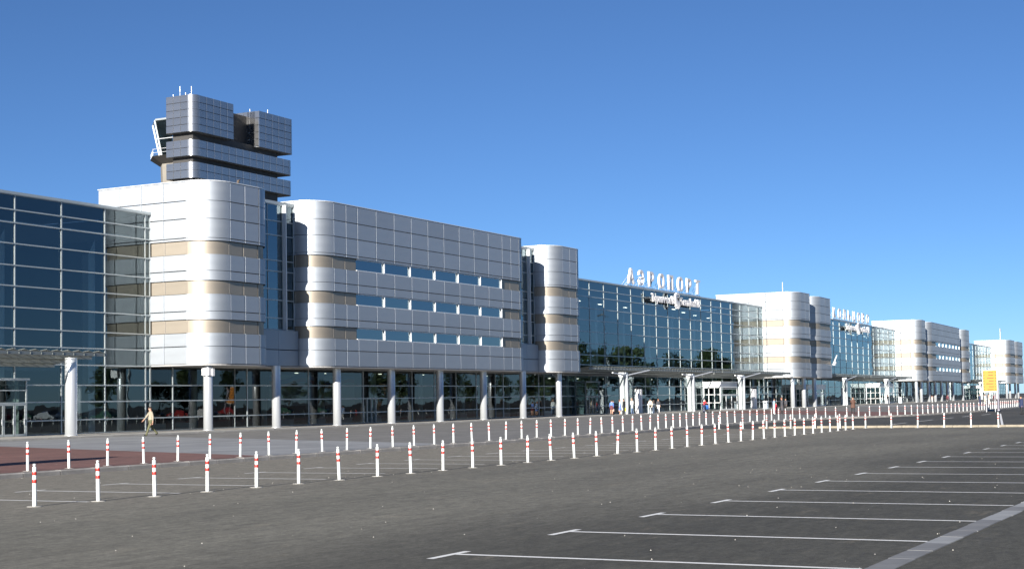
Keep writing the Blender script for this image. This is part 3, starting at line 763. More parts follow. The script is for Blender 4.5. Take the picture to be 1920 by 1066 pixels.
# ------------------------------------------------------------------ entrance porches
def porch(s0, s1, d0, top, label, mname, lit=False, doors=2, text=None):
    p, rz = place(s0, d0); W = s1-s0; D = YGD-.12-d0; root = thing('entrance_porch', label, 'porch', p, rz)
    hd = 2.35
    for x in (0, W-.1): bar('frame', root, x, 0, .15, x+.1, .12, top, mname)
    bar('frame', root, 0, D-.15, .15, .1, D, top, mname); bar('frame', root, W-.1, D-.15, .15, W, D, top, mname)
    bar('frame', root, .1, 0, hd, W-.1, .12, hd+.12, mname); bar('roof', root, -.12, -.15, top, W+.12, D, top+.16, mname)
    bar('frame', root, .1, .0, hd+.9, W-.1, .1, hd+.97, mname)
    nb = doors; st = (W-.2)/nb
    for i in range(nb):
        x0 = .1+i*st
        dr = bar('door', root, x0+.02, .02, .17, x0+.10, .1, hd, mname); 
        bar('door_frame', root, x0+st-.10, .02, .17, x0+st-.02, .1, hd, mname); bar('door_frame', root, x0+.1, .02, .17, x0+st-.1, .1, .32, mname); bar('door_frame', root, x0+.1, .02, hd-.1, x0+st-.1, .1, hd, mname)
        bar('handle', root, x0+st-.2, -.05, .95, x0+st-.16, .0, 1.35, 'alu_light')
        pane(root, x0+.1, x0+st-.1, .32, hd-.1, .06, 'glass_ground', .001)
        pane(root, x0, x0+st, hd+.12, hd+.9, .06, 'glass_ground', .001); pane(root, x0, x0+st, hd+.97, top, .06, 'glass_ground', .001)
    me = cached(('side', round(D, 2), round(top, 2)), lambda: pane_mesh(D-.3, top-.3, 'glass_ground'))
    for x in (.05, W-.05): obj('pane', me, root, (x, D/2, top/2+.15), math.pi/2)
    for z in (1.2, 2.4): bar('rail', root, -.03, .12, z, .03, D-.15, z+.08, mname); bar('rail', root, W-.03, .12, z, W+.03, D-.15, z+.08, mname)
    bar('fascia', root, .1, -.02, top-.75, W-.1, -.0, top-.02, mname) if mname == 'white_frame' else None
    if mname == 'white_frame':
        bar('fascia', root, -.05, .05, top-.75, -.03, D, top-.02, mname)
        for q in (D*.33, D*.66): bar('frame', root, -.04, q, .15, .04, q+.09, top-.75, mname)
    if text:
        n = len(text); ms = text_meshes(text, .0, .04)
        for i, me in enumerate(ms):
            a = W*.22+(W*.56)*i/n; fit(me, a, a+W*.56/n*.75, hd+1.08, hd+1.55, -.03); me.materials.clear(); me.materials.append(MATS['alu']); obj('letter', me, root)
    return root
porch(72.0, 76.2, 4.9, 3.95, 'grey framed double door porch under the canopy of the leftmost glass hall', 'alu', doors=4)
porch(166.6, 170.6, 4.3, 4.1, 'dark glazed porch behind the waiting travellers', 'alu_dark', doors=4)
porch(211.6, 219.2, 3.1, 4.2, 'bright white framed porch in front of the airport hall, near the blue pushchair', 'white_frame', doors=3)
porch(261., 274., 3.6, 3.9, 'white framed porch at the near end of the farther glass hall', 'white_frame', doors=4)
porch(318.8, 333., 2.8, 4.3, 'wide white framed porch under the farther canopies', 'white_frame', doors=6)
porch(470., 486., 2.6, 4.2, 'distant white porch behind the people near the yellow board', 'white_frame', doors=5)

# added panels painted as billboard reflections, and signs, behind the ground-floor glass
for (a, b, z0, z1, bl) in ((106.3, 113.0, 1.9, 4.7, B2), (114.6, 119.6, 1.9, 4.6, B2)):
    mm = MB(); W = (b-a)/2; mm.box(-W, -.03, -(z1-z0)/2, W, .03, (z1-z0)/2); mm.build('billboard_reflection', 'billboard_reflection', bl, ((a+b)/2-103.97, YGD+.9, (z0+z1)/2))
for a, z, w_ in ((124.5, 3.6, 1.6), (124.9, 3.25, 1.4), (147.0, 3.5, .6)): bar('hanging_sign', B2, a-103.97, YGD+1.2, z, a-103.97+w_, YGD+1.28, z+.3, 'orange')
dr = MB(); dr.box(0, -.1, .2, .09, .05, 2.55); dr.box(.75, -.1, .2, .84, .05, 2.55); dr.box(1.5, -.1, .2, 1.59, .05, 2.55); dr.box(.09, -.1, 2.4, 1.5, .05, 2.55); dr.build('door', 'alu', B2, (120.2-103.97, YGD-.06, 0))
# roof bits and lamps
mm = MB(); mm.tube((5.5, 4, 19.2), (5.5, 4, 21.3), .07, .05, 6); mm.build('mast', 'alu_light', B4)
mm = MB(); mm.tube((9, 4, 19.2), (9, 4, 23.5), .16, .12, 6); mm.box(9, 3.9, 22.4, 10.6, 4.1, 23.2); mm.build('mast', 'galv', B9)
fl = MB(); fl.box(10.5, -.55, 7.6, 11.0, -.15, 8.0); fl.tube((10.4, -.3, 8.0), (11.3, -.6, 9.2), .14, .08, 6); fl.box(9.6, -.6, 7.4, 10.4, -.2, 7.75); fl.build('floodlight', 'letter', B5)
bx = MB(); bx.box(-.62, -.3, 4.35, -.2, .35, 4.95); bx.box(-.19, -.36, 4.3, .06, -.2, 4.9); bx.build('loudspeaker', 'letter', B1, (91.5-89.9, 1.6-.25, 0))
bird = MB(); bird.tube((4.6, 1.0, 19.27), (4.75, 1.0, 19.75), .14, .09, 6); bird.tube((4.75, 1.0, 19.7), (4.98, 1.0, 19.85), .08, .03, 6); bird.build('roof_vent', 'bark', B1)

# ------------------------------------------------------------------ bollards
def bollard_proto():
    root = thing('bollard', 'x', 'bollard')
    mm = MB(); mm.lathe([(.043, -.02), (.043, .80), (.038, .812), (.025, .817), (.025, .84), (.034, .843), (.034, .866), (.023, .878), (.0, .88)], 14, cap=False); mm.build('post', 'bollard_white', root)
    for z in (.485, .645):
        mm = MB(); mm.lathe([(.0435, z), (.0452, z+.003), (.0452, z+.067), (.0435, z+.07)], 14, cap=False); mm.build('red_band', 'bollard_red', root)
    mm = MB(); mm.lathe([(.17, -.01), (.16, .006), (.06, .012)], 10, cap=False); mm.build('base_patch', 'concrete', root)
    return root
bp_ = bollard_proto(); used = [False]
def bollard(x, y, z, label, group):
    o = bp_ if not used[0] else copy_tree(bp_); used[0] = True
    o.location = (x, y, z); o.rotation_euler = (random.gauss(0, .012), random.gauss(-.012, .014), random.uniform(0, 6))
    o['label'] = label; o['group'] = group; return o
LOW = [(22.95, 23.07), (24.63, 22.91), (26.27, 22.77), (28.04, 22.71), (29.77, 22.6), (31.4, 22.51), (33.15, 22.46), (35.0, 22.45), (36.6, 22.36), (38.37, 22.33), (40.05, 22.26), (41.83, 22.23), (43.7, 22.24), (45.37, 22.22), (47.1, 22.17), (48.94, 22.15)]
x = 50.9
while x < 89.5: LOW.append((x, 22.2+max(0, x-55)*.032)); x += 1.86
for x, y in LOW: bollard(x, y, .0, 'white bollard with two red bands in the row across the open asphalt', 'bollards across the car park')
kb = resample([(q[0], q[1]+.62) for q in KS if q[0] >= 19.6], 1.72)
near = [p for p in kb if p.x < 128]; farb = [p for p in kb if 128 <= p.x < 166]+[p for p in resample([(q[0], q[1]+.62) for q in KS if q[0] >= 167], 2.2) if p.x < 216]
for p in near: bollard(p.x, p.y, plaza_z(p.x, p.y), 'white bollard with two red bands in the row just behind the plaza kerb', 'bollards along the plaza kerb')
for p in farb: bollard(p.x, p.y, plaza_z(p.x, p.y), 'small distant red-banded bollard along the curving kerb near the yellow sign board', 'bollards along the far kerb')
for i in range(12): bollard(90.95+.04*math.sin(i), 32.6-1.56*i, .0, 'white red-banded bollard standing against the low pale kerb of the dark road', 'bollards along the lot kerb')

# ------------------------------------------------------------------ sign board, poles, bins
sb = thing('direction_board', 'yellow information board with rows of dark writing on two posts by the far kerb', 'sign', (163.3, 28.45, .0))
mm = MB(); mm.box(-.06, -.76, 2.12, .0, .76, 4.42); mm.build('frame', 'letter', sb)
mm = MB(); mm.box(-.085, -.70, 2.18, -.062, .70, 4.36); mm.build('panel', 'yellow', sb)
for i in range(7):
    z = 2.32+i*.30; mm = MB(); mm.box(-.09, -.42+.1*random.random(), z, -.087, .38-.3*random.random(), z+.075); mm.build('writing', 'sign_ink', sb)
    mm = MB(); mm.box(-.09, -.64, z-.01, -.087, -.54, z+.09); mm.box(-.09, .54, z-.01, -.087, .64, z+.09); mm.build('arrow', 'sign_ink', sb)
for y in (-.45, .45): mm = MB(); mm.tube((.03, y, 0), (.03, y, 4.3), .045, seg=8); mm.build('post', 'galv', sb)
pl = MB(); pl.lathe([(.16, 0), (.16, .1), (.075, .12), (.06, 4.35)], 10); pl.lathe([(.08, 4.35), (.06, 4.45)], 10)
tag(pl.build('marker_pole', 'pole', None, (163.0, 27.62, .14)), 'slim grey-violet pole right beside the yellow information board', 'pole')
def bin_(x, y, z, label):
    b = thing('litter_bin', label, 'bin', (x, y, z))
    mm = MB(); mm.box(-.36, -.3, .05, .36, .3, 1.05); mm.box(-.4, -.34, .0, .4, .34, .05); mm.build('body', 'bin', b)
    mm = MB(); mm.box(-.40, -.34, 1.06, .40, .34, 1.2); mm.build('lid', 'letter', b)
    mm = MB(); mm.box(-.37, -.15, .78, -.362, .15, .98); mm.box(-.2, -.31, .78, .2, -.302, .98); mm.build('opening', 'black', b); return b
bin_(*wp(179.6, 1.1, .15), 'pale blue litter bin beside the person in a dark waistcoat')
bin_(*wp(225.8, .8, .15), 'pale blue litter bin beside the porch pillar, near the woman in the dark coat')
bin_(*wp(330., .8, .15), 'white litter bin near the far end of the farther canopies')
for s_, l_ in ((180.5, 'pair of tall white sign pillars near the man in the white shirt'), (227.5, 'pair of tall white sign pillars behind the bright porch'), (287., 'pair of white sign pillars under the farther canopy')):
    p, rz = place(s_, 3.2); t = thing('sign_pillar', l_, 'pillar', (p[0], p[1], .15), rz)
    for q in (0, .75):
        mm = MB(); mm.box(q, 0, 0, q+.5, .5, 3.1); mm.build('shaft', 'letter', t); mm = MB(); mm.box(q+.05, .05, 3.1, q+.45, .45, 3.32); mm.build('cap', 'black', t)

# ------------------------------------------------------------------ people
for nm, c in dict(skin=(.46, .27, .19), khaki=(.33, .29, .22), olive=(.11, .11, .055), navy=(.02, .03, .08), blue=(.12, .22, .55), sky=(.35, .48, .75), white=(.78, .77, .75), cream=(.70, .62, .50), blk=(.02, .02, .022), jeans=(.12, .18, .30), red=(.55, .03, .04), maroon=(.12, .03, .04), brown=(.10, .05, .035), grey=(.22, .22, .24), charcoal=(.06, .06, .07), pink=(.65, .42, .36), yel=(.75, .68, .05), hair_dark=(.025, .018, .014), hair_red=(.22, .07, .03), bagblue=(.03, .16, .55)).items():
    mat('c_'+nm, c, .8, bump=(12, .3))
PEOPLE = []
def person(x, y, z, face, label, top, bottom, shoes='blk', hair='hair_dark', h=1.74, stride=.0, arms=((.1, .15), (-.1, .15)), lean=0., sleeve=True, skirt=None, coat=None, bag=None, hold=None):
    PEOPLE.append(dict(locals()))
def skeleton(q):
    k = q['h']/1.75; V = []; E = []; Rr = []; T = []
    def v(p, r, t, par=None):
        V.append(Vector(p)*k); Rr.append(r*k*1.15); T.append(t)
        if par is not None: E.append((par, len(V)-1))
        return len(V)-1
    ln = q['lean']; dx = lambda zz: math.tan(ln)*(zz-.92) if zz > .92 else 0
    pel = v((0, 0, .95), .135, 'bottom'); wst = v((dx(1.08), 0, 1.08), .125, 'top', pel); chs = v((dx(1.28), 0, 1.28), .148, 'top', wst); shd = v((dx(1.42), 0, 1.42), .11, 'top', chs)
    nk = v((dx(1.5)+.01, 0, 1.50), .055, 'skin', shd); hd0 = v((dx(1.58)+.025, 0, 1.575), .078, 'skin', nk); hd = v((dx(1.66)+.03, 0, 1.655), .092, 'skin', hd0); v((dx(1.72)+.02, 0, 1.715), .075, 'skin', hd)
    hands = []
    for s, (sw, el) in zip((1, -1), q['arms']):
        sh = v((dx(1.40), s*.185, 1.405), .062, 'top', shd); L1, L2 = .29, .25
        e = Vector((dx(1.40)+L1*math.sin(sw), s*.235, 1.405-L1*math.cos(sw))); ei = v(e, .046, 'top', sh)
        wv = e+Vector((L2*math.sin(sw+el), -s*.02, -L2*math.cos(sw+el))); wi = v(wv, .032, 'top' if q['sleeve'] else 'skin', ei)
        hv = wv+Vector((.09*math.sin(sw+el), 0, -.09*math.cos(sw+el))); v(hv, .036, 'skin', wi); hands.append((wv*k, hv*k))
    st = q['stride']
    for s, a in ((1, st), (-1, -st)):
        hp = v((0, s*.095, .90), .10, 'bottom', pel); kb_ = .12*abs(st)+(.75*abs(st) if a < 0 else .0); th, sn = .44, .42
        kn_ = Vector((th*math.sin(a), s*.10, .90-th*math.cos(a))); ki = v(kn_, .067, 'bottom', hp)
        an = kn_+Vector((sn*math.sin(a-kb_), 0, -sn*math.cos(a-kb_))); ai = v(an, .042, 'bottom', ki)
        fo = a-kb_; v(an+Vector((-.05, 0, -.035)), .04, 'shoe', ai); v(an+Vector((.15*math.cos(fo), 0, -.045+.15*math.sin(fo)*.6)), .038, 'shoe', ai)
    return V, E, Rr, T, hands, k
def make_people():
    tmp = []
    for q in PEOPLE:
        V, E, Rr, T, hands, k = skeleton(q)
        me = bpy.data.meshes.new('body'); me.from_pydata(V, E, []); o = bpy.data.objects.new('body', me); COL.objects.link(o)
        md = o.modifiers.new('skin', 'SKIN'); sub = o.modifiers.new('sub', 'SUBSURF'); sub.levels = 2; sub.render_levels = 2; md.use_smooth_shade = True
        if not me.skin_vertices: bpy.context.view_layer.objects.active = o; me.attributes.new
        lay = me.skin_vertices[0].data if me.skin_vertices else None
        if lay:
            for i, r in enumerate(Rr): lay[i].radius = (r, r*1.0); lay[i].use_root = (i == 0)
            for i, t in enumerate(T):
                if t == 'top' and i in (1, 2, 3): lay[i].radius = (Rr[i]*.82, Rr[i]*1.18)
        tmp.append((q, o, V, T, hands, k))
    bpy.context.view_layer.update(); dg = bpy.context.evaluated_depsgraph_get()
    for q, o, V, T, hands, k in tmp:
        me = bpy.data.meshes.new_from_object(o.evaluated_get(dg)); bpy.data.objects.remove(o)
        me.materials.clear(); keys = ['skin', 'top', 'bottom', 'shoe']
        for c in ('skin', q['top'], q['bottom'], q['shoes']): me.materials.append(MATS['c_'+c])
        zmin = min(v.co.z for v in me.vertices)
        for p in me.polygons:
            c = p.center; best = min(range(len(V)), key=lambda i: (V[i]-c).length-(.03 if T[i] == 'top' else 0)+(.07*k if T[i] == 'skin' and V[i].z < 1.2*k else 0)); p.material_index = keys.index(T[best]); p.use_smooth = True
        root = thing('person', q['label'], 'person', (q['x'], q['y'], q['z']-zmin), q['face'])
        # fingers, nose and ears joined to the body mesh
        bmx = bmesh.new(); bmx.from_mesh(me); ex = MB()
        for (wv, hv) in hands:
            d = (hv-wv).normalized()
            for f in range(4):
                b = hv+Vector((.0, (f-1.5)*.019*k, 0))+d*.01; L = (.055, .068, .062, .048)[f]*k; mid = b+d*L*.55; ex.tube(b, mid, .0095*k, .009*k, 5); ex.tube(mid, mid+d*L*.45+Vector((.012, 0, 0)), .009*k, .006*k, 5)
            ex.tube(wv+d*.04*k, wv+d*.075*k+Vector((.045*k, 0, 0)), .011*k, .008*k, 5)
        hd = V[6]; ex.tube(hd+Vector((.08*k, 0, -.0)), hd+Vector((.118*k, 0, -.035*k)), .012*k, .018*k, 5)
        for s in (1, -1): ex.tube(hd+Vector((0, s*.085*k, .01)), hd+Vector((-.01, s*.105*k, .0)), .03*k, .02*k, 6)
        em = ex.mesh('x', 'c_skin'); bmx.from_mesh(em); bmx.to_mesh(me); bmx.free()
        obj('body', me, root)
        # hair cap
        hm = MB(); seg, rg = 12, 6; vs = []
        for j in range(rg+1):
            for i in range(seg):
                a = 2*math.pi*i/seg; low = 2.0+(.35 if math.cos(a) < -.2 else -.55*max(0, math.cos(a)))
                if q['hair'].endswith('red'): low += .35 if math.cos(a) < .3 else 0
                ph = low*j/rg; vs.append(hd+Vector((math.sin(ph)*math.cos(a)*.115, math.sin(ph)*math.sin(a)*.108, math.cos(ph)*.115+.012))*k)
        hm.add(vs, [(j*seg+i, (j+1)*seg+i, (j+1)*seg+(i+1) % seg, j*seg+(i+1) % seg) for j in range(rg) for i in range(seg)], 0, True); hm.build('hair', 'c_'+q['hair'], root)
        if q['skirt'] or q['coat']:
            z0, cl = (q['skirt'] or q['coat']); sm = MB(); zt = (1.1 if q['skirt'] else 1.38)*k; n = 16; vs = []
            for j in range(7):
                t = j/6; zz = zt+(z0*k-zt)*t; wd = (.15+.06*t if q['skirt'] else .19-.02*math.sin(t*3)+.05*t)*k
                for i in range(n): a = 2*math.pi*i/n; ww = wd*(1+.05*math.sin(a*5)*t); vs.append((ww*.82*math.cos(a), ww*1.12*math.sin(a), zz))
            sm.add(vs, [(j*n+i, (j+1)*n+i, (j+1)*n+(i+1) % n, j*n+(i+1) % n) for j in range(6) for i in range(n)], 0, True); sm.build('skirt' if q['skirt'] else 'coat', 'c_'+cl, root)
        if q['bag']:
            bz, cl = q['bag']; b = MB(); hv = hands[1][1]
            if bz == 'shoulder':
                b.box(-.24*k, -.34*k, .78*k, .10*k, -.20*k, 1.08*k); b.tube((-.06*k, -.27*k, 1.06*k), (0, -.13*k, 1.46*k), .018*k, seg=5); b.tube((-.0, -.13*k, 1.47*k), (.16*k, .02*k, 1.2*k), .018*k, seg=5)
            elif bz == 'back': b.box(-.34*k, -.15*k, 1.0*k, -.15*k, .15*k, 1.42*k)
            else: b.box(hv.x-.18*k, hv.y-.06*k, hv.z-.42*k, hv.x+.18*k, hv.y+.06*k, hv.z-.10*k); b.tube((hv.x-.1*k, hv.y, hv.z-.1*k), (hv.x, hv.y, hv.z), .012*k, seg=5); b.tube((hv.x+.1*k, hv.y, hv.z-.1*k), (hv.x, hv.y, hv.z), .012*k, seg=5)
            bo = b.build('bag', 'c_'+cl, None); bo.location = root.location; bo.rotation_euler = root.rotation_euler
            tag(bo, {'shoulder': 'dark shoulder bag carried by ', 'back': 'backpack worn by ', 'hand': 'hand bag held by '}[bz]+q['label'].split(' with ')[0].split(' beside ')[0], 'bag')
PI = math.pi
person(78.3, 68.2, .07, 2.75, 'man in khaki shirt walking past the leftmost glass hall', 'khaki', 'olive', h=2.0, stride=.42, arms=((-.15, .2), (.55, .25)), sleeve=False, bag=('shoulder', 'blk'))
G = lambda s_, d: wp(s_, d, .15)
person(*G(165.9, .6), .4, 'woman in a blue top and dark skirt waiting under the canopy', 'blue', 'skin', h=1.72, skirt=(.6, 'maroon'), bag=('hand', 'pink'), arms=((.2, .3), (.1, .3)))
person(*G(167.1, .9), 1.2, 'person in navy standing just behind the woman in the blue dress', 'navy', 'navy', h=1.70)
person(*G(167.7, .3), 2.0, 'woman in a light blue dress with a pale bag', 'sky', 'skin', h=1.72, skirt=(.5, 'blue'), hair='hair_red', bag=('hand', 'pink'), sleeve=False)
person(*G(168.7, .2), 1.6, 'man all in black beside the canopy pillar', 'blk', 'blk', h=1.84, bag=('hand', 'yel'))
person(*G(171.9, .5), 2.6, 'man in a white shirt and blue jeans at the door of the airport hall', 'white', 'jeans', h=1.9, stride=.2, hair='skin')
person(*G(177.4, .3), .7, 'person in a cream jacket and black trousers in front of the airport hall', 'cream', 'blk', h=1.80, stride=.1)
person(*G(180.8, .6), -2.4, 'person in a dark waistcoat and white trousers next to the pale bin', 'charcoal', 'white', h=1.76, sleeve=False, hair='hair_red')
person(186.8, 69.0, .06, -.1, 'person in red bending over a blue pushchair', 'red', 'navy', h=1.66, lean=.55, arms=((.9, .3), (.9, .3)), hair='hair_dark')
person(158.0, 50.3, .08, -1.0, 'person in white trousers standing with a child and a woman in a long dark coat', 'sky', 'white', h=1.68)
person(160.2, 50.8, .08, -2.2, 'small child in red between two adults', 'red', 'maroon', h=1.22)
person(161.8, 50.6, .08, 2.2, 'red-haired woman in a long dark coat', 'charcoal', 'blk', h=1.74, coat=(.35, 'charcoal'), hair='hair_red', bag=('hand', 'blk'))
person(197.4, 61.2, .06, 2.9, 'man in a dark jacket carrying a case towards the doors', 'charcoal', 'blk', h=1.66, stride=.25, bag=('hand', 'blk'))
person(150.2, 39.6, .12, 3.6, 'woman in a brown jacket walking by the far bollards', 'brown', 'blk', h=1.68, stride=.18, arms=((.5, 1.1), (.5, 1.1)), coat=(.62, 'brown'))
person(*G(310.5, -.3), 1.9, 'person in black standing at the wide far porch', 'blk', 'white', h=1.76)
person(*G(312.5, -.1), 2.3, 'person in a dark jacket beside the one in white trousers at the far porch', 'blk', 'jeans', h=1.74, bag=('hand', 'blk'))
person(271., 49.0, .07, 1.2, 'man in a dark shirt left of the group behind the yellow board', 'navy', 'navy', h=1.72)
person(270., 48.0, .07, 2.2, 'person in pale clothes in the group behind the yellow board', 'cream', 'cream', h=1.68, stride=.1)
person(269.3, 47.2, .07, -1.0, 'person in a pink top in the group behind the yellow board', 'pink', 'white', h=1.76)
person(267., 45.8, .07, .4, 'man in a dark suit right of the group behind the yellow board', 'maroon', 'blk', h=1.78)
person(313., 63., .06, .3, 'dark-dressed person striding past the far columns', 'maroon', 'blk', h=1.78, stride=.42, bag=('hand', 'blk'))
person(341., 72., .15, 1.0, 'small far person in pink near the far columns', 'pink', 'white', h=1.5)
person(320., 55., .06, 1.0, 'far person in maroon near the pale wall of the last block', 'maroon', 'pink', h=1.5)
person(141.2, 21.95, .01, 2.5, 'person in dark violet on the dark road at the picture edge', 'navy', 'blk', h=1.66, stride=.2, coat=(.7, 'navy'))
make_people()
# pushchair
pc = thing('pushchair', 'blue pushchair with big spoked wheels beside the person in red', 'pushchair', (187.55, 68.8, .06), -.1)
for x in (-.35, .42):
    for y in (-.28, .28):
        mm = MB(); r_ = .26 if x < 0 else .2
        n = 14; vs = []
        for i in range(n):
            a = 2*PI*i/n
            for rr_, yy in ((r_, -.025), (r_, .025), (r_-.04, .025), (r_-.04, -.025)): vs.append((x+rr_*math.cos(a), y+yy, r_+rr_*math.sin(a)))
        mm.add(vs, [(4*i+k, 4*i+(k+1) % 4, 4*((i+1) % n)+(k+1) % 4, 4*((i+1) % n)+k) for i in range(n) for k in range(4)])
        for i in range(5): a = 2*PI*i/5; mm.tube((x, y, r_), (x+r_*.9*math.cos(a), y, r_+r_*.9*math.sin(a)), .008, seg=4)
        mm.build('wheel', 'tyre', pc)
mm = MB()
for y in (-.24, .24):
    mm.tube((-.35, y, .26), (.3, y, .75), .018, seg=6); mm.tube((.42, y, .2), (-.45, y, 1.0), .018, seg=6)
mm.tube((-.45, -.24, 1.0), (-.45, .24, 1.0), .02, seg=6); mm.build('frame', 'galv', pc)
mm = MB(); mm.add([(-.30, -.22, .80), (-.30, .22, .80), (.05, -.22, .42), (.05, .22, .42), (.42, -.22, .5), (.42, .22, .5), (-.34, -.22, .95), (.05, -.22, 1.0), (-.34, .22, .95), (.05, .22, 1.0)], [(0, 1, 3, 2), (2, 3, 5, 4), (0, 2, 4), (1, 5, 3), (0, 6, 8, 1), (6, 7, 9, 8), (2, 0, 6, 7), (3, 9, 8, 1)]); mm.build('seat', 'c_bagblue', pc)

# ------------------------------------------------------------------ what stands behind the camera and shows in the glass
def tree_proto(seed, H, R_, leaf):
    rnd = random.Random(seed); mm = MB(); mm.tube((0, 0, -.1), (.1, .05, H*.4), .22, .15, 7); mm.tube((.1, .05, H*.4), (0, 0, H*.85), .15, .04, 6)
    for i in range(7):
        a = rnd.uniform(0, 6.3); z = H*rnd.uniform(.3, .7); mm.tube((.05, 0, z), (R_*.7*math.cos(a), R_*.7*math.sin(a), z+H*.16), .07, .02, 5)
    tm = mm.mesh('trunk', 'bark'); lm = MB()
    clumps = []
    for i in range(26):
        t = rnd.uniform(.25, 1); rr_ = R_*(1.05-abs(t-.55)*1.3)*rnd.uniform(.2, .95); a = rnd.uniform(0, 6.3); clumps.append((rr_*math.cos(a), rr_*math.sin(a), H*t, R_*rnd.uniform(.25, .45)))
    for cx, cy, cz, cr in clumps:
        for i in range(48):
            d = Vector((rnd.gauss(0, 1), rnd.gauss(0, 1), rnd.gauss(0, .8))).normalized()*cr*rnd.uniform(.4, 1.05); p = Vector((cx, cy, cz))+d
            u = Vector((rnd.gauss(0, 1), rnd.gauss(0, 1), rnd.gauss(0, 1))).normalized(); v_ = u.orthogonal().normalized(); s = rnd.uniform(.2, .42)
            lm.face([p-u*s, p+v_*s*.6, p+u*s, p-v_*s*.6])
    return tm, lm.mesh('crown', leaf)
TP = [tree_proto(1, 10, 3.6, 'leaf'), tree_proto(2, 10, 3.2, 'leaf_dark'), tree_proto(3, 10, 4.2, 'leaf')]
rnd = random.Random(5)
def tree(x, y, s, k):
    t = thing('roadside_tree', 'leafy tree across the car park, seen as a dark reflection in the terminal glass', 'tree', (x, y, -.03), rnd.uniform(0, 6), 'trees across the car park'); t.scale = (s, s, s*rnd.uniform(.9, 1.1))
    obj('trunk', TP[k][0], t); obj('crown', TP[k][1], t)
for i in range(24): tree(150+i*15+rnd.uniform(-4, 4), -75+rnd.uniform(-8, 8), rnd.uniform(.8, 1.15), i % 3)
for i in range(22): tree(360+i*11.5+rnd.uniform(-4, 4), -28+rnd.uniform(-7, 7), rnd.uniform(1.1, 1.8)*(1.15 if i < 5 else 1), (i+1) % 3)
for i in range(14): tree(60+i*9+rnd.uniform(-3, 3), -120+rnd.uniform(-8, 8), rnd.uniform(.8, 1.2), i % 3)
def mast(x, y, H, label):
    t = thing('light_mast', label, 'street lamp', (x, y, 0))
    mm = MB(); mm.lathe([(.32, 0), (.3, .3), (.22, .5), (.1, H)], 10); mm.build('pole', 'alu_dark', t)
    mm = MB(); mm.lathe([(.9, H), (1.0, H+.1), (.9, H+.2)], 12); mm.build('ring', 'alu_dark', t)
    for i in range(6): a = i*PI/3; mm = MB(); mm.box(-.35, -.25, -.2, .35, .25, .1); mm.build('lamp_head', 'alu_dark', t, (1.2*math.cos(a), 1.2*math.sin(a), H), a)
mast(186, -10, 20.5, 'tall light mast in the car park whose reflection crosses the leftmost glass hall')
mast(375, -10, 25, 'tall light mast across the road whose reflection crosses the airport hall glass')
def car_proto():
    root = thing('parked_car', 'x', 'car')
    prof = [(-2.1, .32), (-2.12, .72), (-1.95, .92), (-1.55, .98), (-1.0, 1.40), (.35, 1.42), (1.05, .98), (1.85, .86), (2.1, .68), (2.12, .32)]
    mm = MB(); n = len(prof); ww = [.80 if z < .95 else (.82 if z < 1.1 else .66) for x, z in prof]
    vs = [(x, -w_, z) for (x, z), w_ in zip(prof, ww)]+[(x, w_, z) for (x, z), w_ in zip(prof, ww)]
    mm.add(vs, [(i, i+1, n+i+1, n+i) for i in range(n-1)]+[(n-1, 0, n, 2*n-1), tuple(range(n-1, -1, -1)), tuple(range(n, 2*n))]); mm.build('body', 'car_silver', root)
    mm = MB()
    for s_ in (-1, 1): mm.face([(-1.38, s_*.80, 1.02), (-.92, s_*.675, 1.35), (.30, s_*.675, 1.36), (.88, s_*.80, 1.02)])
    mm.face([(.42, -.6, 1.40), (.42, .6, 1.40), (1.0, .72, 1.03), (1.0, -.72, 1.03)]); mm.face([(-1.06, -.6, 1.38), (-1.06, .6, 1.38), (-1.5, .72, 1.03), (-1.5, -.72, 1.03)])
    mm.build('window', 'black', root)
    for x in (-1.3, 1.3):
        for s_ in (-1, 1):
            mm = MB(); vs = [(x+.31*math.cos(2*PI*i/14), s_*.66, .31+.31*math.sin(2*PI*i/14)) for i in range(14)]; v2 = [(a, s_*.83, c) for a, b, c in vs]
            mm.add(vs+v2, [(i, (i+1) % 14, 14+(i+1) % 14, 14+i) for i in range(14)]+[tuple(range(14, 28))]); wl = mm.build('wheel', 'tyre', root)
            mm = MB(); mm.face([(x+.18*math.cos(2*PI*i/10), s_*.834, .31+.18*math.sin(2*PI*i/10)) for i in range(10)]); mm.build('rim', 'hub', wl)
    for y in (-.6, .6): mm = MB(); mm.box(2.06, y-.16, .62, 2.13, y+.16, .76); mm.build('headlight', 'alu_light', root)
    return root
cp = car_proto(); body0 = [c for c in cp.children if c.name.startswith('body')][0]
bodies = {}
for cn in ('car_silver', 'car_white', 'car_red', 'car_blue', 'car_dark', 'car_green'):
    me = body0.data.copy(); me.materials[0] = MATS[cn]; bodies[cn] = me
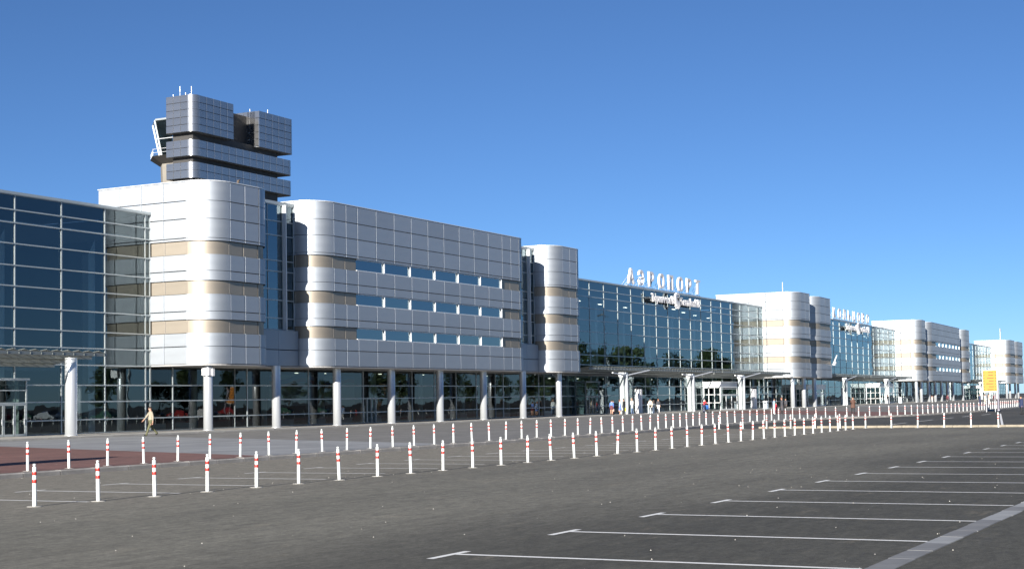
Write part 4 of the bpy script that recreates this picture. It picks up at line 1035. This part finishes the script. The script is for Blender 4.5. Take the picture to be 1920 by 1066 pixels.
first = True; spots = [(30+i*5.5, -24.5, PI/2) for i in range(30)]+[(120+i*6, -9.5, PI/2) for i in range(22)]
for i, (x, y, a) in enumerate(spots):
    if rnd.random() < .25: continue
    o = cp if first else copy_tree(cp); first = False
    o.location = (x+rnd.uniform(-.4, .4), y+rnd.uniform(-.4, .4), 0.004 if x < 91 else .008); o.rotation_euler = (0, 0, a+rnd.choice((0, PI))+rnd.uniform(-.03, .03))
    cn = rnd.choice(list(bodies)); [setattr(c, 'data', bodies[cn]) for c in o.children if c.name.startswith('body')]
    o['label'] = {'car_silver': 'silver', 'car_white': 'white', 'car_red': 'red', 'car_blue': 'dark blue', 'car_dark': 'black', 'car_green': 'dark green'}[cn]+' saloon car parked across the lot, seen only in the terminal glass'; o['group'] = 'cars parked across the lot'
# pylon left of the frame: its long shadow lies over the red paving
py = thing('information_pylon', 'tall slim information pylon left of the view, casting a long shadow on the red paving', 'pylon', (30.2, 37.9, .14), .18)
mm = MB(); mm.prism(rounded(-.15, -.85, .15, .85, .1), 0, 3.6); mm.build('body', 'galv', py); mm = MB(); mm.lathe([(.5, 3.61), (.35, 3.95), (.05, 4.15)], 12); mm.build('cap', 'alu', py); mm = MB(); mm.box(-.4, -.7, -.1, .4, .7, .08); mm.build('base', 'concrete', py)

gr = MB(); rg_ = random.Random(11)
for i in range(620):
    x = 9+rg_.random()**1.6*70; y = rg_.uniform(-1, 33) if rg_.random() < .7 else rg_.choice((33.0, 23.0, 4.7))+rg_.gauss(0, .25)
    if y > x*1.05+3 or y > 33 or x > 90: continue
    r_ = rg_.uniform(.006, .017); a = rg_.uniform(0, 6)
    v = [(x+r_*math.cos(a+k*2.1)*rg_.uniform(.7, 1.2), y+r_*math.sin(a+k*2.1)*rg_.uniform(.7, 1.2), -.001) for k in range(3)]+[(x, y, r_*1.1)]
    gr.add(v, [(0, 1, 3), (1, 2, 3), (2, 0, 3)])
go = gr.build('grit', 'concrete', None); tag(go, 'pale loose grit scattered over the parking asphalt', 'grit'); go['kind'] = 'stuff'
